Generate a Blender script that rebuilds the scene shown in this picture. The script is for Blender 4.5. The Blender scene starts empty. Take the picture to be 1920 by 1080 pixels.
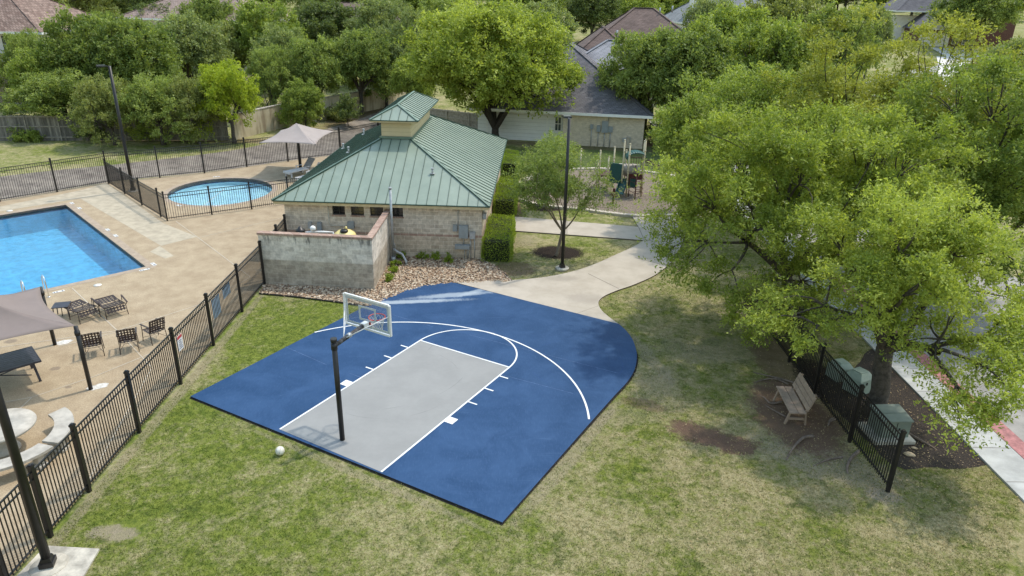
import bpy, math, random
import numpy as np
from mathutils import Vector, Matrix
from mathutils.geometry import tessellate_polygon
S = bpy.context.scene
# ---------------------------------------------------------------- camera (surveyed from the painted court)
F, TH, RO, H = 1340.0, 0.39705, 0.01915, 11.54087
cR, sR, cT, sT = math.cos(RO), math.sin(RO), math.cos(TH), math.sin(TH)
cam_d = bpy.data.cameras.new('camera'); cam = bpy.data.objects.new('camera', cam_d)
S.collection.objects.link(cam); S.camera = cam
cam_d.sensor_width = 36; cam_d.lens = F / 1920 * 36; cam_d.clip_end = 3000; cam_d.clip_start = 0.1
_r = Vector((1, 0, 0)); _d = Vector((0, -sT, -cT)); _f = Vector((0, cT, -sT))
rw = cR * _r - sR * _d; dw = sR * _r + cR * _d
M = Matrix.Identity(4)
for i in range(3):
    M[i][0] = rw[i]; M[i][1] = -dw[i]; M[i][2] = -_f[i]
M[2][3] = H
cam.matrix_world = M
# ---------------------------------------------------------------- world, sun, exposure
SUN_EL, SUN_AZ = math.radians(62), math.radians(52)     # azimuth clockwise from +Y
W = bpy.data.worlds.new('World'); S.world = W; W.use_nodes = True
nt = W.node_tree; nt.nodes.clear()
wo = nt.nodes.new('ShaderNodeOutputWorld'); bg = nt.nodes.new('ShaderNodeBackground'); sk = nt.nodes.new('ShaderNodeTexSky')
sk.sky_type = 'NISHITA'; sk.sun_disc = False; sk.sun_elevation = SUN_EL; sk.sun_rotation = SUN_AZ
sk.air_density = 2.4; sk.dust_density = 2.0; sk.ozone_density = 2.2
bg.inputs[1].default_value = 0.15
nt.links.new(sk.outputs[0], bg.inputs[0]); nt.links.new(bg.outputs[0], wo.inputs[0])
sl = bpy.data.lights.new('sun', 'SUN'); so = bpy.data.objects.new('sun', sl); S.collection.objects.link(so)
sl.energy = 1.9; sl.angle = math.radians(1.5); sl.color = (1.0, 0.92, 0.79)
sd = Vector((math.sin(SUN_AZ) * math.cos(SUN_EL), math.cos(SUN_AZ) * math.cos(SUN_EL), math.sin(SUN_EL)))
so.rotation_euler = sd.to_track_quat('Z', 'Y').to_euler()
S.view_settings.view_transform = 'Standard'; S.view_settings.look = 'None'
S.view_settings.exposure = 0.64; S.view_settings.gamma = 1; S.view_settings.use_curve_mapping = False
S.render.engine = 'CYCLES'; S.cycles.max_bounces = 6; S.cycles.transparent_max_bounces = 12
rng = np.random.default_rng(7); R = random.Random(5)
PI = math.pi
# ---------------------------------------------------------------- survey helpers: a photo pixel to a point on a level plane / on a vertical plane
def _ray(px, py):
    dx, dy = px - 960, py - 540
    a = cR * dx + sR * dy; b = -sR * dx + cR * dy
    return a, F * cT - b * sT, -F * sT - b * cT
def G(px, py, z=0.0):
    a, y, zz = _ray(px, py); t = (z - H) / zz
    return (a * t, y * t)
def V(px, py, Y):
    a, y, zz = _ray(px, py); t = Y / y
    return (a * t, H + zz * t)
# ---------------------------------------------------------------- object helpers
def link(o, parent=None):
    S.collection.objects.link(o)
    if parent is not None: o.parent = parent
    return o
def tag(o, label=None, cat=None, group=None, kind=None):
    if label: o['label'] = label
    if cat: o['category'] = cat
    if group: o['group'] = group
    if kind: o['kind'] = kind
    return o
def thing(name, label, cat, loc=(0, 0, 0), rz=0, group=None):
    o = bpy.data.objects.new(name, None); o.location = loc; o.rotation_euler = (0, 0, rz); o.empty_display_size = .2
    link(o); return tag(o, label, cat, group)
def dup(root, loc, rz=0, label=None, group=None, scale=None):
    r = root.copy(); S.collection.objects.link(r); r.location = loc; r.rotation_euler = (0, 0, rz)
    if scale: r.scale = scale
    tag(r, label, None, group)
    for ch in list(root.children):
        c = ch.copy(); S.collection.objects.link(c); c.parent = r
        for g in ch.children:
            d = g.copy(); S.collection.objects.link(d); d.parent = c
    return r
def v3(p): return Vector(p)
class MB:
    def __init__(s): s.v = []; s.f = []; s.m = []; s.sm = []
    def add(s, vs, fs, m=0, smooth=False):
        o = len(s.v); s.v += [tuple(p) for p in vs]
        for f in fs: s.f.append([o + i for i in f]); s.m.append(m); s.sm.append(smooth)
        return s
    def box(s, c, d, rz=0, m=0, taper=1.0):
        x, y, z = d[0] / 2, d[1] / 2, d[2] / 2; q = []
        ca, sa = math.cos(rz), math.sin(rz)
        for dz, k in ((-z, 1), (z, taper)):
            for a, b in ((-x, -y), (x, -y), (x, y), (-x, y)):
                a *= k; b *= k
                q.append((c[0] + ca * a - sa * b, c[1] + sa * a + ca * b, c[2] + dz))
        return s.add(q, [(3, 2, 1, 0), (4, 5, 6, 7), (0, 1, 5, 4), (1, 2, 6, 5), (2, 3, 7, 6), (3, 0, 4, 7)], m)
    def bx(s, x0, x1, y0, y1, z0, z1, m=0):
        return s.box(((x0 + x1) / 2, (y0 + y1) / 2, (z0 + z1) / 2), (x1 - x0, y1 - y0, z1 - z0), 0, m)
    def bar(s, a, b, w, h, m=0, up=(0, 0, 1)):
        a, b = v3(a), v3(b); d = (b - a).normalized(); u = v3(up)
        if abs(d.dot(u)) > .99: u = Vector((0, 1, 0))
        x = d.cross(u).normalized() * (w / 2); y = x.normalized().cross(d).normalized() * (h / 2)
        q = [a - x - y, a + x - y, a + x + y, a - x + y, b - x - y, b + x - y, b + x + y, b - x + y]
        return s.add(q, [(0, 1, 2, 3), (7, 6, 5, 4), (4, 5, 1, 0), (5, 6, 2, 1), (6, 7, 3, 2), (7, 4, 0, 3)], m)
    def tube(s, pts, rad, n=8, m=0, cap=True, closed=False):
        pts = [v3(p) for p in pts]; k = len(pts)
        if not isinstance(rad, (list, tuple)): rad = [rad] * k
        base = len(s.v); u = None
        for i, p in enumerate(pts):
            if closed: d = (pts[(i + 1) % k] - pts[i - 1])
            else: d = pts[min(i + 1, k - 1)] - pts[max(i - 1, 0)]
            d = d.normalized() if d.length > 1e-9 else Vector((0, 0, 1))
            if u is None:
                u = d.orthogonal().normalized()
            u = (u - d * u.dot(d)); u = u.normalized() if u.length > 1e-6 else d.orthogonal().normalized()
            w = d.cross(u)
            for j in range(n):
                a = 2 * PI * j / n
                s.v.append(tuple(p + rad[i] * (math.cos(a) * u + math.sin(a) * w)))
        rr = k if closed else k - 1
        for i in range(rr):
            i2 = (i + 1) % k
            for j in range(n):
                j2 = (j + 1) % n
                s.f.append([base + i * n + j, base + i * n + j2, base + i2 * n + j2, base + i2 * n + j]); s.m.append(m); s.sm.append(True)
        if cap and not closed:
            s.f.append([base + j for j in range(n)][::-1]); s.m.append(m); s.sm.append(False)
            s.f.append([base + (k - 1) * n + j for j in range(n)]); s.m.append(m); s.sm.append(False)
        return s
    def lathe(s, prof, c=(0, 0, 0), n=20, m=0, smooth=True):
        base = len(s.v)
        for r, z in prof:
            for j in range(n):
                a = 2 * PI * j / n; s.v.append((c[0] + r * math.cos(a), c[1] + r * math.sin(a), c[2] + z))
        for i in range(len(prof) - 1):
            for j in range(n):
                j2 = (j + 1) % n
                s.f.append([base + i * n + j, base + i * n + j2, base + (i + 1) * n + j2, base + (i + 1) * n + j]); s.m.append(m); s.sm.append(smooth)
        s.f.append([base + j for j in range(n)][::-1]); s.m.append(m); s.sm.append(False)
        s.f.append([base + (len(prof) - 1) * n + j for j in range(n)]); s.m.append(m); s.sm.append(False)
        return s
    def prism(s, poly, z0, z1, holes=(), m=0, mside=None, bottom=False):
        loops = [list(poly)] + [list(h) for h in holes]
        tess = tessellate_polygon([[Vector((p[0], p[1], 0)) for p in l] for l in loops])
        flat = [p for l in loops for p in l]; N = len(flat)
        top = []
        for t in tess:
            a, b, c = (flat[i] for i in t)
            cr = (b[0] - a[0]) * (c[1] - a[1]) - (b[1] - a[1]) * (c[0] - a[0])
            if abs(cr) < 1e-12: continue
            top.append(t if cr > 0 else t[::-1])
        s.add([(p[0], p[1], z1) for p in flat], top, m)
        if z0 is not None and z0 < z1:
            o = 0; ms = m if mside is None else mside
            for li, l in enumerate(loops):
                k = len(l); ar = sum(l[i - 1][0] * l[i][1] - l[i][0] * l[i - 1][1] for i in range(k))
                flip = (ar < 0) != (li > 0)
                for i in range(k):
                    a, b = l[i], l[(i + 1) % k]
                    q = [(a[0], a[1], z0), (b[0], b[1], z0), (b[0], b[1], z1), (a[0], a[1], z1)]
                    if flip: q = q[::-1]
                    s.add(q, [(0, 1, 2, 3)], ms)
            if bottom: s.add([(p[0], p[1], z0) for p in flat], [t[::-1] for t in top], m)
        return s
    def build(s, name, mats, parent=None, loc=None, bevel=0):
        me = bpy.data.meshes.new(name); me.from_pydata(s.v, [], s.f)
        if not isinstance(mats, (list, tuple)): mats = [mats]
        for q in mats: me.materials.append(q)
        me.polygons.foreach_set('material_index', s.m); me.polygons.foreach_set('use_smooth', s.sm); me.update()
        o = bpy.data.objects.new(name, me); link(o, parent)
        if loc: o.location = loc
        if bevel:
            b = o.modifiers.new('bevel', 'BEVEL'); b.width = bevel; b.segments = 2; b.limit_method = 'ANGLE'
        return o
def smooth_path(pts, per=8, closed=False):
    P = [np.array(p, float) for p in pts]; out = []; n = len(P)
    rng_ = range(n if closed else n - 1)
    for i in rng_:
        if closed: a, b, c, d = P[i - 1], P[i], P[(i + 1) % n], P[(i + 2) % n]
        else: a, b, c, d = P[max(i - 1, 0)], P[i], P[i + 1], P[min(i + 2, n - 1)]
        for k in range(per):
            t = k / per
            out.append(tuple(.5 * ((2 * b) + (-a + c) * t + (2 * a - 5 * b + 4 * c - d) * t * t + (-a + 3 * b - 3 * c + d) * t ** 3)))
    if not closed: out.append(tuple(P[-1]))
    return out
def ell(cx, cy, rx, ry, rz=0, n=40, j=0):
    o = []
    for i in range(n):
        a = 2 * PI * i / n; k = 1 + (R.uniform(-j, j) if j else 0)
        x, y = rx * k * math.cos(a), ry * k * math.sin(a)
        o.append((cx + math.cos(rz) * x - math.sin(rz) * y, cy + math.sin(rz) * x + math.cos(rz) * y))
    return o
def inpoly(x, y, poly):
    r = np.zeros(len(x), bool); n = len(poly)
    for i in range(n):
        x0, y0 = poly[i - 1]; x1, y1 = poly[i]
        c = ((y0 > y) != (y1 > y)) & (x < (x1 - x0) * (y - y0) / (y1 - y0 + 1e-12) + x0)
        r ^= c
    return r
# ---------------------------------------------------------------- materials
def newmat(name):
    m = bpy.data.materials.new(name); m.use_nodes = True; n = m.node_tree; n.nodes.clear()
    out = n.nodes.new('ShaderNodeOutputMaterial'); bs = n.nodes.new('ShaderNodeBsdfPrincipled')
    n.links.new(bs.outputs[0], out.inputs[0]); return m, n, bs, out
class NB:
    """tiny node-graph writer"""
    def __init__(s, n): s.n = n; s.tc = n.nodes.new('ShaderNodeTexCoord')
    def new(s, t, **k):
        q = s.n.nodes.new(t)
        for a, b in k.items(): setattr(q, a, b)
        return q
    def set(s, q, i, v):
        if v is None: return
        if hasattr(v, 'is_output') or isinstance(v, bpy.types.NodeSocket): s.n.links.new(v, q.inputs[i])
        else: q.inputs[i].default_value = v
    def noise(s, scale, detail=4, rough=.55, vec=None, dist=0):
        q = s.new('ShaderNodeTexNoise'); s.set(q, 'Scale', scale); s.set(q, 'Detail', detail); s.set(q, 'Roughness', rough); s.set(q, 'Distortion', dist)
        s.n.links.new(vec or s.tc.outputs['Object'], q.inputs['Vector']); return q.outputs['Fac']
    def ramp(s, f, a, b, lo=0.0, hi=1.0):
        q = s.new('ShaderNodeMapRange'); q.interpolation_type = 'SMOOTHSTEP'
        for i, v in enumerate((f, a, b, lo, hi)): s.set(q, i, v)
        return q.outputs[0]
    def mix(s, f, a, b, mode='MIX'):
        q = s.new('ShaderNodeMix', data_type='RGBA', blend_type=mode)
        s.set(q, 0, f)
        for i, v in ((6, a), (7, b)):
            s.set(q, i, (*v, 1) if isinstance(v, (tuple, list)) and len(v) == 3 else v)
        return q.outputs[2]
    def math(s, op, a, b=None):
        q = s.new('ShaderNodeMath', operation=op); s.set(q, 0, a); s.set(q, 1, b); return q.outputs[0]
    def mapping(s, loc=(0, 0, 0), rot=(0, 0, 0), sc=(1, 1, 1), vec=None):
        q = s.new('ShaderNodeMapping'); q.inputs[1].default_value = loc; q.inputs[2].default_value = rot; q.inputs[3].default_value = sc
        s.n.links.new(vec or s.tc.outputs['Object'], q.inputs[0]); return q.outputs[0]
    def bump(s, h, strength, dist, bs):
        q = s.new('ShaderNodeBump'); q.inputs['Strength'].default_value = strength; q.inputs['Distance'].default_value = dist
        s.n.links.new(h, q.inputs['Height']); s.n.links.new(q.outputs[0], bs.inputs['Normal'])
    def blob(s, cx, cy, rx, ry, rz=0, soft=.5, warp=.5, ws=1.2):
        """soft irregular patch mask in plan"""
        q = s.new('ShaderNodeMapping', vector_type='TEXTURE')
        q.inputs[1].default_value = (cx, cy, 0); q.inputs[2].default_value = (0, 0, rz); q.inputs[3].default_value = (rx, ry, 1)
        s.n.links.new(s.tc.outputs['Object'], q.inputs[0])
        sx = s.new('ShaderNodeSeparateXYZ'); s.n.links.new(q.outputs[0], sx.inputs[0])
        d = s.math('SQRT', s.math('ADD', s.math('MULTIPLY', sx.outputs[0], sx.outputs[0]), s.math('MULTIPLY', sx.outputs[1], sx.outputs[1])))
        d = s.math('ADD', d, s.math('MULTIPLY', s.math('SUBTRACT', s.noise(ws, 6, .65), .5), warp * 2))
        d = s.math('ADD', d, s.math('MULTIPLY', s.math('SUBTRACT', s.noise(11, 5, .8), .5), 1.05))
        return s.ramp(d, 1 - soft / 2, 1 + soft / 2, 1.0, 0.0)
def simple(name, col, rough=.6, var=.12, scale=6, metal=0, bump=0, bscale=60, spec=.5, bdist=.01, col2=None):
    m, n, bs, _ = newmat(name); b = NB(n)
    dark = col2 or tuple(c * (1 - var * 1.6) for c in col); lite = tuple(min(1, c * (1 + var)) for c in col)
    f = b.ramp(b.noise(scale, 6, .65), .3, .7)
    n.links.new(b.mix(f, dark, lite), bs.inputs['Base Color'])
    bs.inputs['Roughness'].default_value = rough; bs.inputs['Metallic'].default_value = metal
    bs.inputs['Specular IOR Level'].default_value = spec
    if bump: b.bump(b.noise(bscale, 4, .6), bump, bdist, bs)
    return m
def brickmat(name, c1, c2, mortar, bw, bh, msz=.012, rough=.9, stain=None, flat=False, off=.5, var=.35):
    m, n, bs, _ = newmat(name); b = NB(n)
    sx = b.new('ShaderNodeSeparateXYZ'); n.links.new(b.tc.outputs['Object'], sx.inputs[0])
    cb = b.new('ShaderNodeCombineXYZ')
    n.links.new(b.math('ADD', sx.outputs[0], sx.outputs[1]), cb.inputs[0]); n.links.new(sx.outputs[2], cb.inputs[1])
    q = b.new('ShaderNodeTexBrick'); n.links.new(cb.outputs[0], q.inputs['Vector']); q.offset = off
    q.inputs['Color1'].default_value = (*c1, 1); q.inputs['Color2'].default_value = (*c2, 1); q.inputs['Mortar'].default_value = (*mortar, 1)
    q.inputs['Scale'].default_value = 1; q.inputs['Mortar Size'].default_value = msz; q.inputs['Mortar Smooth'].default_value = .3
    q.inputs['Brick Width'].default_value = bw; q.inputs['Row Height'].default_value = bh; q.inputs['Bias'].default_value = 0
    col = b.mix(b.ramp(b.noise(5, 8, .7), .25, .75), (1 - var,) * 3, (1.15,) * 3)
    c = b.mix(1.0, q.outputs['Color'], col, 'MULTIPLY')
    if stain: c = stain(b, c, sx)
    n.links.new(c, bs.inputs['Base Color']); bs.inputs['Roughness'].default_value = rough
    h = b.math('ADD', b.math('MULTIPLY', q.outputs['Fac'], -1.0), b.math('MULTIPLY', b.noise(40, 4), .5))
    b.bump(h, .5, .012, bs); return m
def leafmat(name, dark, lite, trans=.32, rough=.55):
    m, n, bs, out = newmat(name); b = NB(n)
    at = b.new('ShaderNodeAttribute', attribute_name='tint'); oi = b.new('ShaderNodeObjectInfo')
    f = b.math('ADD', at.outputs['Fac'], b.math('MULTIPLY', b.math('SUBTRACT', oi.outputs['Random'], .5), .25))
    c = b.mix(f, dark, lite)
    n.links.new(c, bs.inputs['Base Color']); bs.inputs['Roughness'].default_value = rough; bs.inputs['Specular IOR Level'].default_value = .35
    tr = b.new('ShaderNodeBsdfTranslucent'); n.links.new(b.mix(1.0, c, (1.2, 1.2, .6), 'MULTIPLY'), tr.inputs[0])
    ms = b.new('ShaderNodeMixShader'); ms.inputs[0].default_value = trans
    n.links.new(bs.outputs[0], ms.inputs[1]); n.links.new(tr.outputs[0], ms.inputs[2]); n.links.new(ms.outputs[0], out.inputs[0]); return m
black = simple('black_metal', (.012, .011, .012), .42, .2, 8, spec=.5)
# ================================================================ SETTING
def terr(x, y):
    t = min(max((y - 76) / 55, 0), 1); t = t * t * (3 - 2 * t)
    u = min(max((y - 130) / 250, 0), 1)
    return -0.06 + 4.3 * t + 5 * u * u * (3 - 2 * u)
# ---- key outlines
PA, PB = np.array((-24.91, 38.26)), np.array((-16.08, 29.15))
e1 = (PB - PA) / np.linalg.norm(PB - PA); e2 = np.array((e1[1], -e1[0]))
PC, PD = PB + e2 * 13, PA + e2 * 13
pool = [tuple(q) for q in (PA, PB, PC, PD)]
kid_c, kid_r = (-17.6, 41.75), (2.95, 3.15)
kid = ell(*kid_c, *kid_r, math.radians(20), 56)
ditch_n = smooth_path([(-55, 10), (-45, 21), (-36, 31), (-29, 39.1), (-25.15, 43.6), (-20.5, 46.5), (-16.1, 50.3), (-12.9, 53), (-10.5, 60), (-9, 68), (-8.5, 75)], 4)
ditch_f = smooth_path([(-60, 14), (-49, 27), (-40, 36.5), (-32.6, 44.4), (-27.6, 48), (-23.5, 51.2), (-20.4, 54.5), (-17.2, 61), (-15, 67), (-14, 71), (-13.3, 75)], 4)
ditch = ditch_n + ditch_f[::-1]
def lawn_nodes(b, dirt=True):
    g1 = b.mix(b.ramp(b.noise(7, 5, .7), .32, .68), (.080, .118, .018), (.200, .235, .044))
    straw = b.mix(b.ramp(b.noise(9, 5, .7), .3, .7), (.250, .225, .105), (.43, .385, .225))
    big = b.math('ADD', b.math('MULTIPLY', b.noise(.42, 4, .6), .6), b.math('MULTIPLY', b.noise(2.6, 7, .72, None, .4), .55))
    lush = b.blob(-7.2, 18.5, 3.0, 9.5, 0, 1.2, .35, .5)
    lush2 = b.blob(-5, 23.5, 5, 2.0, 0, 1.0, .3, .6)
    dull = b.blob(8.5, 17, 7, 11, 0, 1.0, .4, .3)
    k = b.math('SUBTRACT', b.math('SUBTRACT', b.math('ADD', big, b.math('MULTIPLY', dull, .015)), b.math('MULTIPLY', lush, .10)), b.math('MULTIPLY', lush2, .10))
    k = b.math('ADD', k, b.math('MULTIPLY', b.math('SUBTRACT', b.noise(26, 4, .75), .5), .34))
    k = b.math('ADD', k, b.math('MULTIPLY', b.math('SUBTRACT', b.noise(7.5, 5, .7, b.mapping((1, 6, 0))), .5), .34))
    c = b.mix(b.ramp(k, .44, .70), g1, straw)
    c = b.mix(b.math('MULTIPLY', b.ramp(b.noise(1.5, 8, .78, b.mapping((9, 4, 0))), .53, .64), .62), c, (.058, .088, .018))
    c = b.mix(b.math('MULTIPLY', b.ramp(b.noise(1.9, 7, .75, b.mapping((2, 14, 0))), .56, .68), .5), c, (.39, .34, .20))
    c = b.mix(b.math('MULTIPLY', dull, .35), c, b.mix(1.0, c, (.80, .73, .72), 'MULTIPLY'))
    return c
m, n, bs, _ = newmat('lawn'); b = NB(n); c = lawn_nodes(b)
fine = b.ramp(b.noise(55, 4, .75), .25, .75)
soil = b.mix(fine, (.092, .056, .040), (.185, .122, .088))
dusty = b.mix(fine, (.19, .155, .11), (.42, .36, .26))
mulch = b.mix(b.ramp(b.noise(34, 4, .8), .35, .7), (.012, .009, .007), (.058, .042, .034))
for (cx, cy, rx, ry, rz, w, k) in [(9.4, 14.6, .45, .3, 0, .9, 1), (-10.1, 18, .16, 12, 0, .5, .5), (4.5, 19.6, .6, 1.1, -.5, .7, .35), (4.75, 21.8, .26, 1.9, .25, .6, .45), (8.6, 16.0, 2.0, .8, -.5, .8, .7),
                              (3.3, 18.0, 1.6, .45, .2, .8, .3), (7.2, 22.5, 2.2, 1.0, 0, .9, .35), (-3.6, 14.9, 4.2, .12, -.52, .5, .45), (1.75, 16.1, 3.4, .22, 1.05, .5, .5), (-9.15, 12.85, .42, .22, .3, .8, .8), (-8.75, 12.75, .35, .25, 0, .8, .8), (2.4, 29.9, 2.6, .7, .35, .7, .45), (.2, 33.9, 1.2, 1.0, 0, .7, .5)]:
    c = b.mix(b.math('MULTIPLY', b.blob(cx, cy, rx, ry, rz, .5, w), k), c, dusty)
c = b.mix(b.math('MULTIPLY', b.blob(9, 53, 11, 4.5, 0, .5, .3), .8), c, (.045, .085, .022))  # tree shadow beyond the playground, painted in as dark green
c = b.mix(b.math('MULTIPLY', b.blob(-40, 60, 14, 2.5, 0, .5, .3), .6), c, (.10, .16, .03))
for (cx, cy, rx, ry, rz, w, k) in [(5.45, 17.15, .9, .50, -.5, .9, .95), (6.2, 16.75, .8, .45, -.3, .9, .95), (5.0, 17.6, .4, .25, -.7, .8, .7), (4.1, 18.7, .7, .3, -.4, .5, .55), (8.55, 18.3, 1.25, 2.1, 0, .38, .95), (9.2, 21.5, .8, 2.5, 0, .6, .7), (.15, 29.9, .9, .9, 0, .5, .7), (0, 38.5, .5, 3, 0, .5, .8), (-29, 57, 14, 1.0, 0, .6, .6), (12.6, 58.6, 2.2, 1.2, 0, .5, .9), (3.2, 57.5, 10, .8, -.2, .5, .5), (-15, 70, 3, 12, .1, .6, .7)]:
    c = b.mix(b.math('MULTIPLY', b.blob(cx, cy, rx, ry, rz, .4, w, 1.8), k), c, soil)
for (cx, cy, rx, ry, rz, w) in [(10.1, 20.3, .7, 1.6, 0, .3), (2.15, 32.15, 1.25, .95, 0, .14), (1.85, 39.75, 1.1, .8, 0, .14), (11, 26.5, 1.6, 1.8, 0, .3)]:
    c = b.mix(b.blob(cx, cy, rx, ry, rz, .3, w, 1.8), c, mulch)
n.links.new(c, bs.inputs['Base Color']); bs.inputs['Roughness'].default_value = .95; bs.inputs['Specular IOR Level'].default_value = .15
b.bump(b.noise(48, 5, .8), .9, .035, bs)
LAWN = m
gb = MB().prism([(-260, -30), (260, -30), (260, 76), (-13.3 + 0, 76), (-260, 76)], None, -.06, [pool, kid, ditch_n + ditch_f[::-1]], 0)
ground = gb.build('ground', LAWN); tag(ground, kind='structure')
xs = np.concatenate([np.linspace(-1500, -300, 7), np.linspace(-260, 260, 30), np.linspace(300, 1500, 7)]); ys = np.concatenate([np.linspace(76, 150, 20), np.linspace(160, 400, 14), [600, 1000, 1800]])
fb = MB(); vs = [(x, y, terr(x, y)) for y in ys for x in xs]; nx = len(xs)
fb.add(vs, [(j * nx + i, j * nx + i + 1, (j + 1) * nx + i + 1, (j + 1) * nx + i) for j in range(len(ys) - 1) for i in range(nx - 1)], 0, True)
tag(fb.build('rising_ground', LAWN), kind='structure')
# ---- drainage channel
m, n, bs, _ = newmat('ditch_concrete'); b = NB(n)
c = b.mix(b.ramp(b.noise(1.1, 8, .7), .3, .7), (.115, .097, .084), (.26, .225, .19))
c = b.mix(b.ramp(b.noise(.5, 6, .7, b.mapping((3, 3, 3))), .5, .72), c, (.29, .255, .215)); n.links.new(c, bs.inputs['Base Color']); bs.inputs['Roughness'].default_value = .92
b.bump(b.noise(20, 5), .4, .02, bs); DITCH = m
db = MB(); k = min(len(ditch_n), len(ditch_f)); vs = []
for i in range(k):
    a, c_ = np.array(ditch_n[i]), np.array(ditch_f[i])
    for t, z in ((0, -.06), (.3, -.42), (.5, -.48), (.72, -.36), (1, -.06)):
        q = a + (c_ - a) * t; vs.append((q[0], q[1], z))
db.add(vs, [(i * 5 + j, (i + 1) * 5 + j, (i + 1) * 5 + j + 1, i * 5 + j + 1) for i in range(k - 1) for j in range(4)], 0, True)
tag(db.build('drainage_channel', DITCH), kind='structure')
# ---- pool deck
m, n, bs, _ = newmat('deck_aggregate'); b = NB(n)
c = b.mix(b.ramp(b.noise(1.4, 7, .65), .3, .7), (.315, .243, .158), (.415, .335, .228))
c = b.mix(b.ramp(b.noise(24, 5, .85), .36, .64), b.mix(1.0, c, (.74, .71, .68), 'MULTIPLY'), b.mix(1.0, c, (1.20, 1.20, 1.20), 'MULTIPLY'))
sp = b.ramp(b.noise(3.5, 3, .5, b.mapping((7, 1, 0))), .70, .78)
c = b.mix(b.math('MULTIPLY', sp, .35), c, (.18, .14, .11))
for (px, py, s_) in [(103, 691, .16), (128, 726, .1), (55, 731, .09), (20, 640, .2)]:
    x_, y_ = G(px, py); c = b.mix(b.math('MULTIPLY', b.blob(x_, y_, s_, s_ * .8, 0, .5, .2, 4), .6), c, (.15, .115, .09))
n.links.new(c, bs.inputs['Base Color']); bs.inputs['Roughness'].default_value = .85
b.bump(b.noise(70, 3, .7), .35, .01, bs); DECK = m
deck_poly = [(-10.42, 4), (-10.42, 27.4), (-5.8, 27.2), (-5.8, 33), (-8.5, 33), (-8.5, 50), (-11.9, 53.1), (-12.8, 52.62), (-16, 50.02), (-20.35, 46.2), (-25.1, 43.3), (-29, 38.95), (-36, 30.9), (-45, 20.9), (-45, 4)]
tag(MB().prism(deck_poly, -.2, 0.0, [pool, kid], 0).build('pool_deck', DECK), kind='structure')
LIGHTDECK = simple('pale_concrete', (.42, .365, .275), .85, .12, 2.2, bump=.3, bscale=50)
tag(MB().prism([G(-260, 440), G(150, 357), (-25.2, 43.05), G(307, 419), G(370, 444), G(302, 461), G(150, 372), G(-40, 403), G(-250, 470)], None, .004).build('pale_deck_slab', LIGHTDECK), kind='structure')
tag(MB().prism([G(300, 461), G(326, 480), G(310, 485), G(281, 472)], None, .004).build('pale_deck_patch', LIGHTDECK), kind='structure')
COPE = simple('coping', (.36, .285, .215), .8, .12, 4, bump=.2)
def off(q, d): return tuple(np.array(q) + d)
cp = .34
outer = [off(PA, -e1 * cp - e2 * cp), off(PB, e1 * cp - e2 * cp), off(PC, e1 * cp), off(PD, -e1 * cp)]
tag(MB().prism(outer, None, .006, [pool]).build('pool_coping', COPE), kind='structure')
tag(MB().prism(ell(*kid_c, kid_r[0] + .3, kid_r[1] + .3, math.radians(20), 56), None, .005, [kid]).build('wading_pool_coping', COPE), kind='structure')
JOINT = simple('joint_mortar', (.50, .44, .35), .9, .1)
jb = MB()
def strip(mb, a, b_, w, z, m=0):
    a, b_ = np.array(a, float), np.array(b_, float); d = (b_ - a); d /= np.linalg.norm(d); p = np.array((-d[1], d[0])) * w / 2
    mb.add([(*(a - p), z), (*(b_ - p), z), (*(b_ + p), z), (*(a + p), z)], [(0, 1, 2, 3)], m)
for a, b_ in [((135, 540), (222, 622)), ((222, 622), (285, 690)), ((-60, 660), (222, 620)), ((222, 620), (372, 572)), ((372, 572), (470, 520)), ((330, 415), (372, 446)), ((372, 446), (470, 520)), ((-20, 760), (60, 745)), ((60, 745), (180, 705)), ((180, 705), (290, 660)), ((285, 690), (150, 930)), ((60, 745), (-60, 860)), ((372, 446), (545, 405)), ((110, 547), (-40, 590)), ((370, 395), (420, 355)), ((222, 622), (110, 650))]:
    strip(jb, G(*a), G(*b_), .035, .009)
tag(jb.build('deck_joints', JOINT), kind='structure')
# ---- pool shells and water
PLAST = simple('pool_plaster', (.46, .66, .74), .7, .10, 2.6); DTILE = brickmat('pool_tile', (.012, .03, .13), (.02, .05, .2), (.10, .12, .2), .15, .15, .01, .3)
def shell(poly, depth, name):
    mb = MB(); k = len(poly); ar = sum(poly[i - 1][0] * poly[i][1] - poly[i][0] * poly[i - 1][1] for i in range(k))
    for i in range(k):
        a, b_ = poly[i], poly[(i + 1) % k]
        for z0, z1, mm in ((-.26, 0.0, 1), (-depth, -.26, 0)):
            q = [(*a, z0), (*b_, z0), (*b_, z1), (*a, z1)]
            if ar > 0: q = q[::-1]
            mb.add(q, [(0, 1, 2, 3)], mm)
    mb.prism(poly, None, -depth, (), 0)
    return mb.build(name, [PLAST if depth > 1 else simple('pale_plaster', (.60, .74, .80), .7, .08, 3), DTILE])
tag(shell(pool, 1.25, 'swimming_pool_shell'), kind='structure')
tag(shell(kid, .45, 'wading_pool_shell'), kind='structure')
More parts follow.
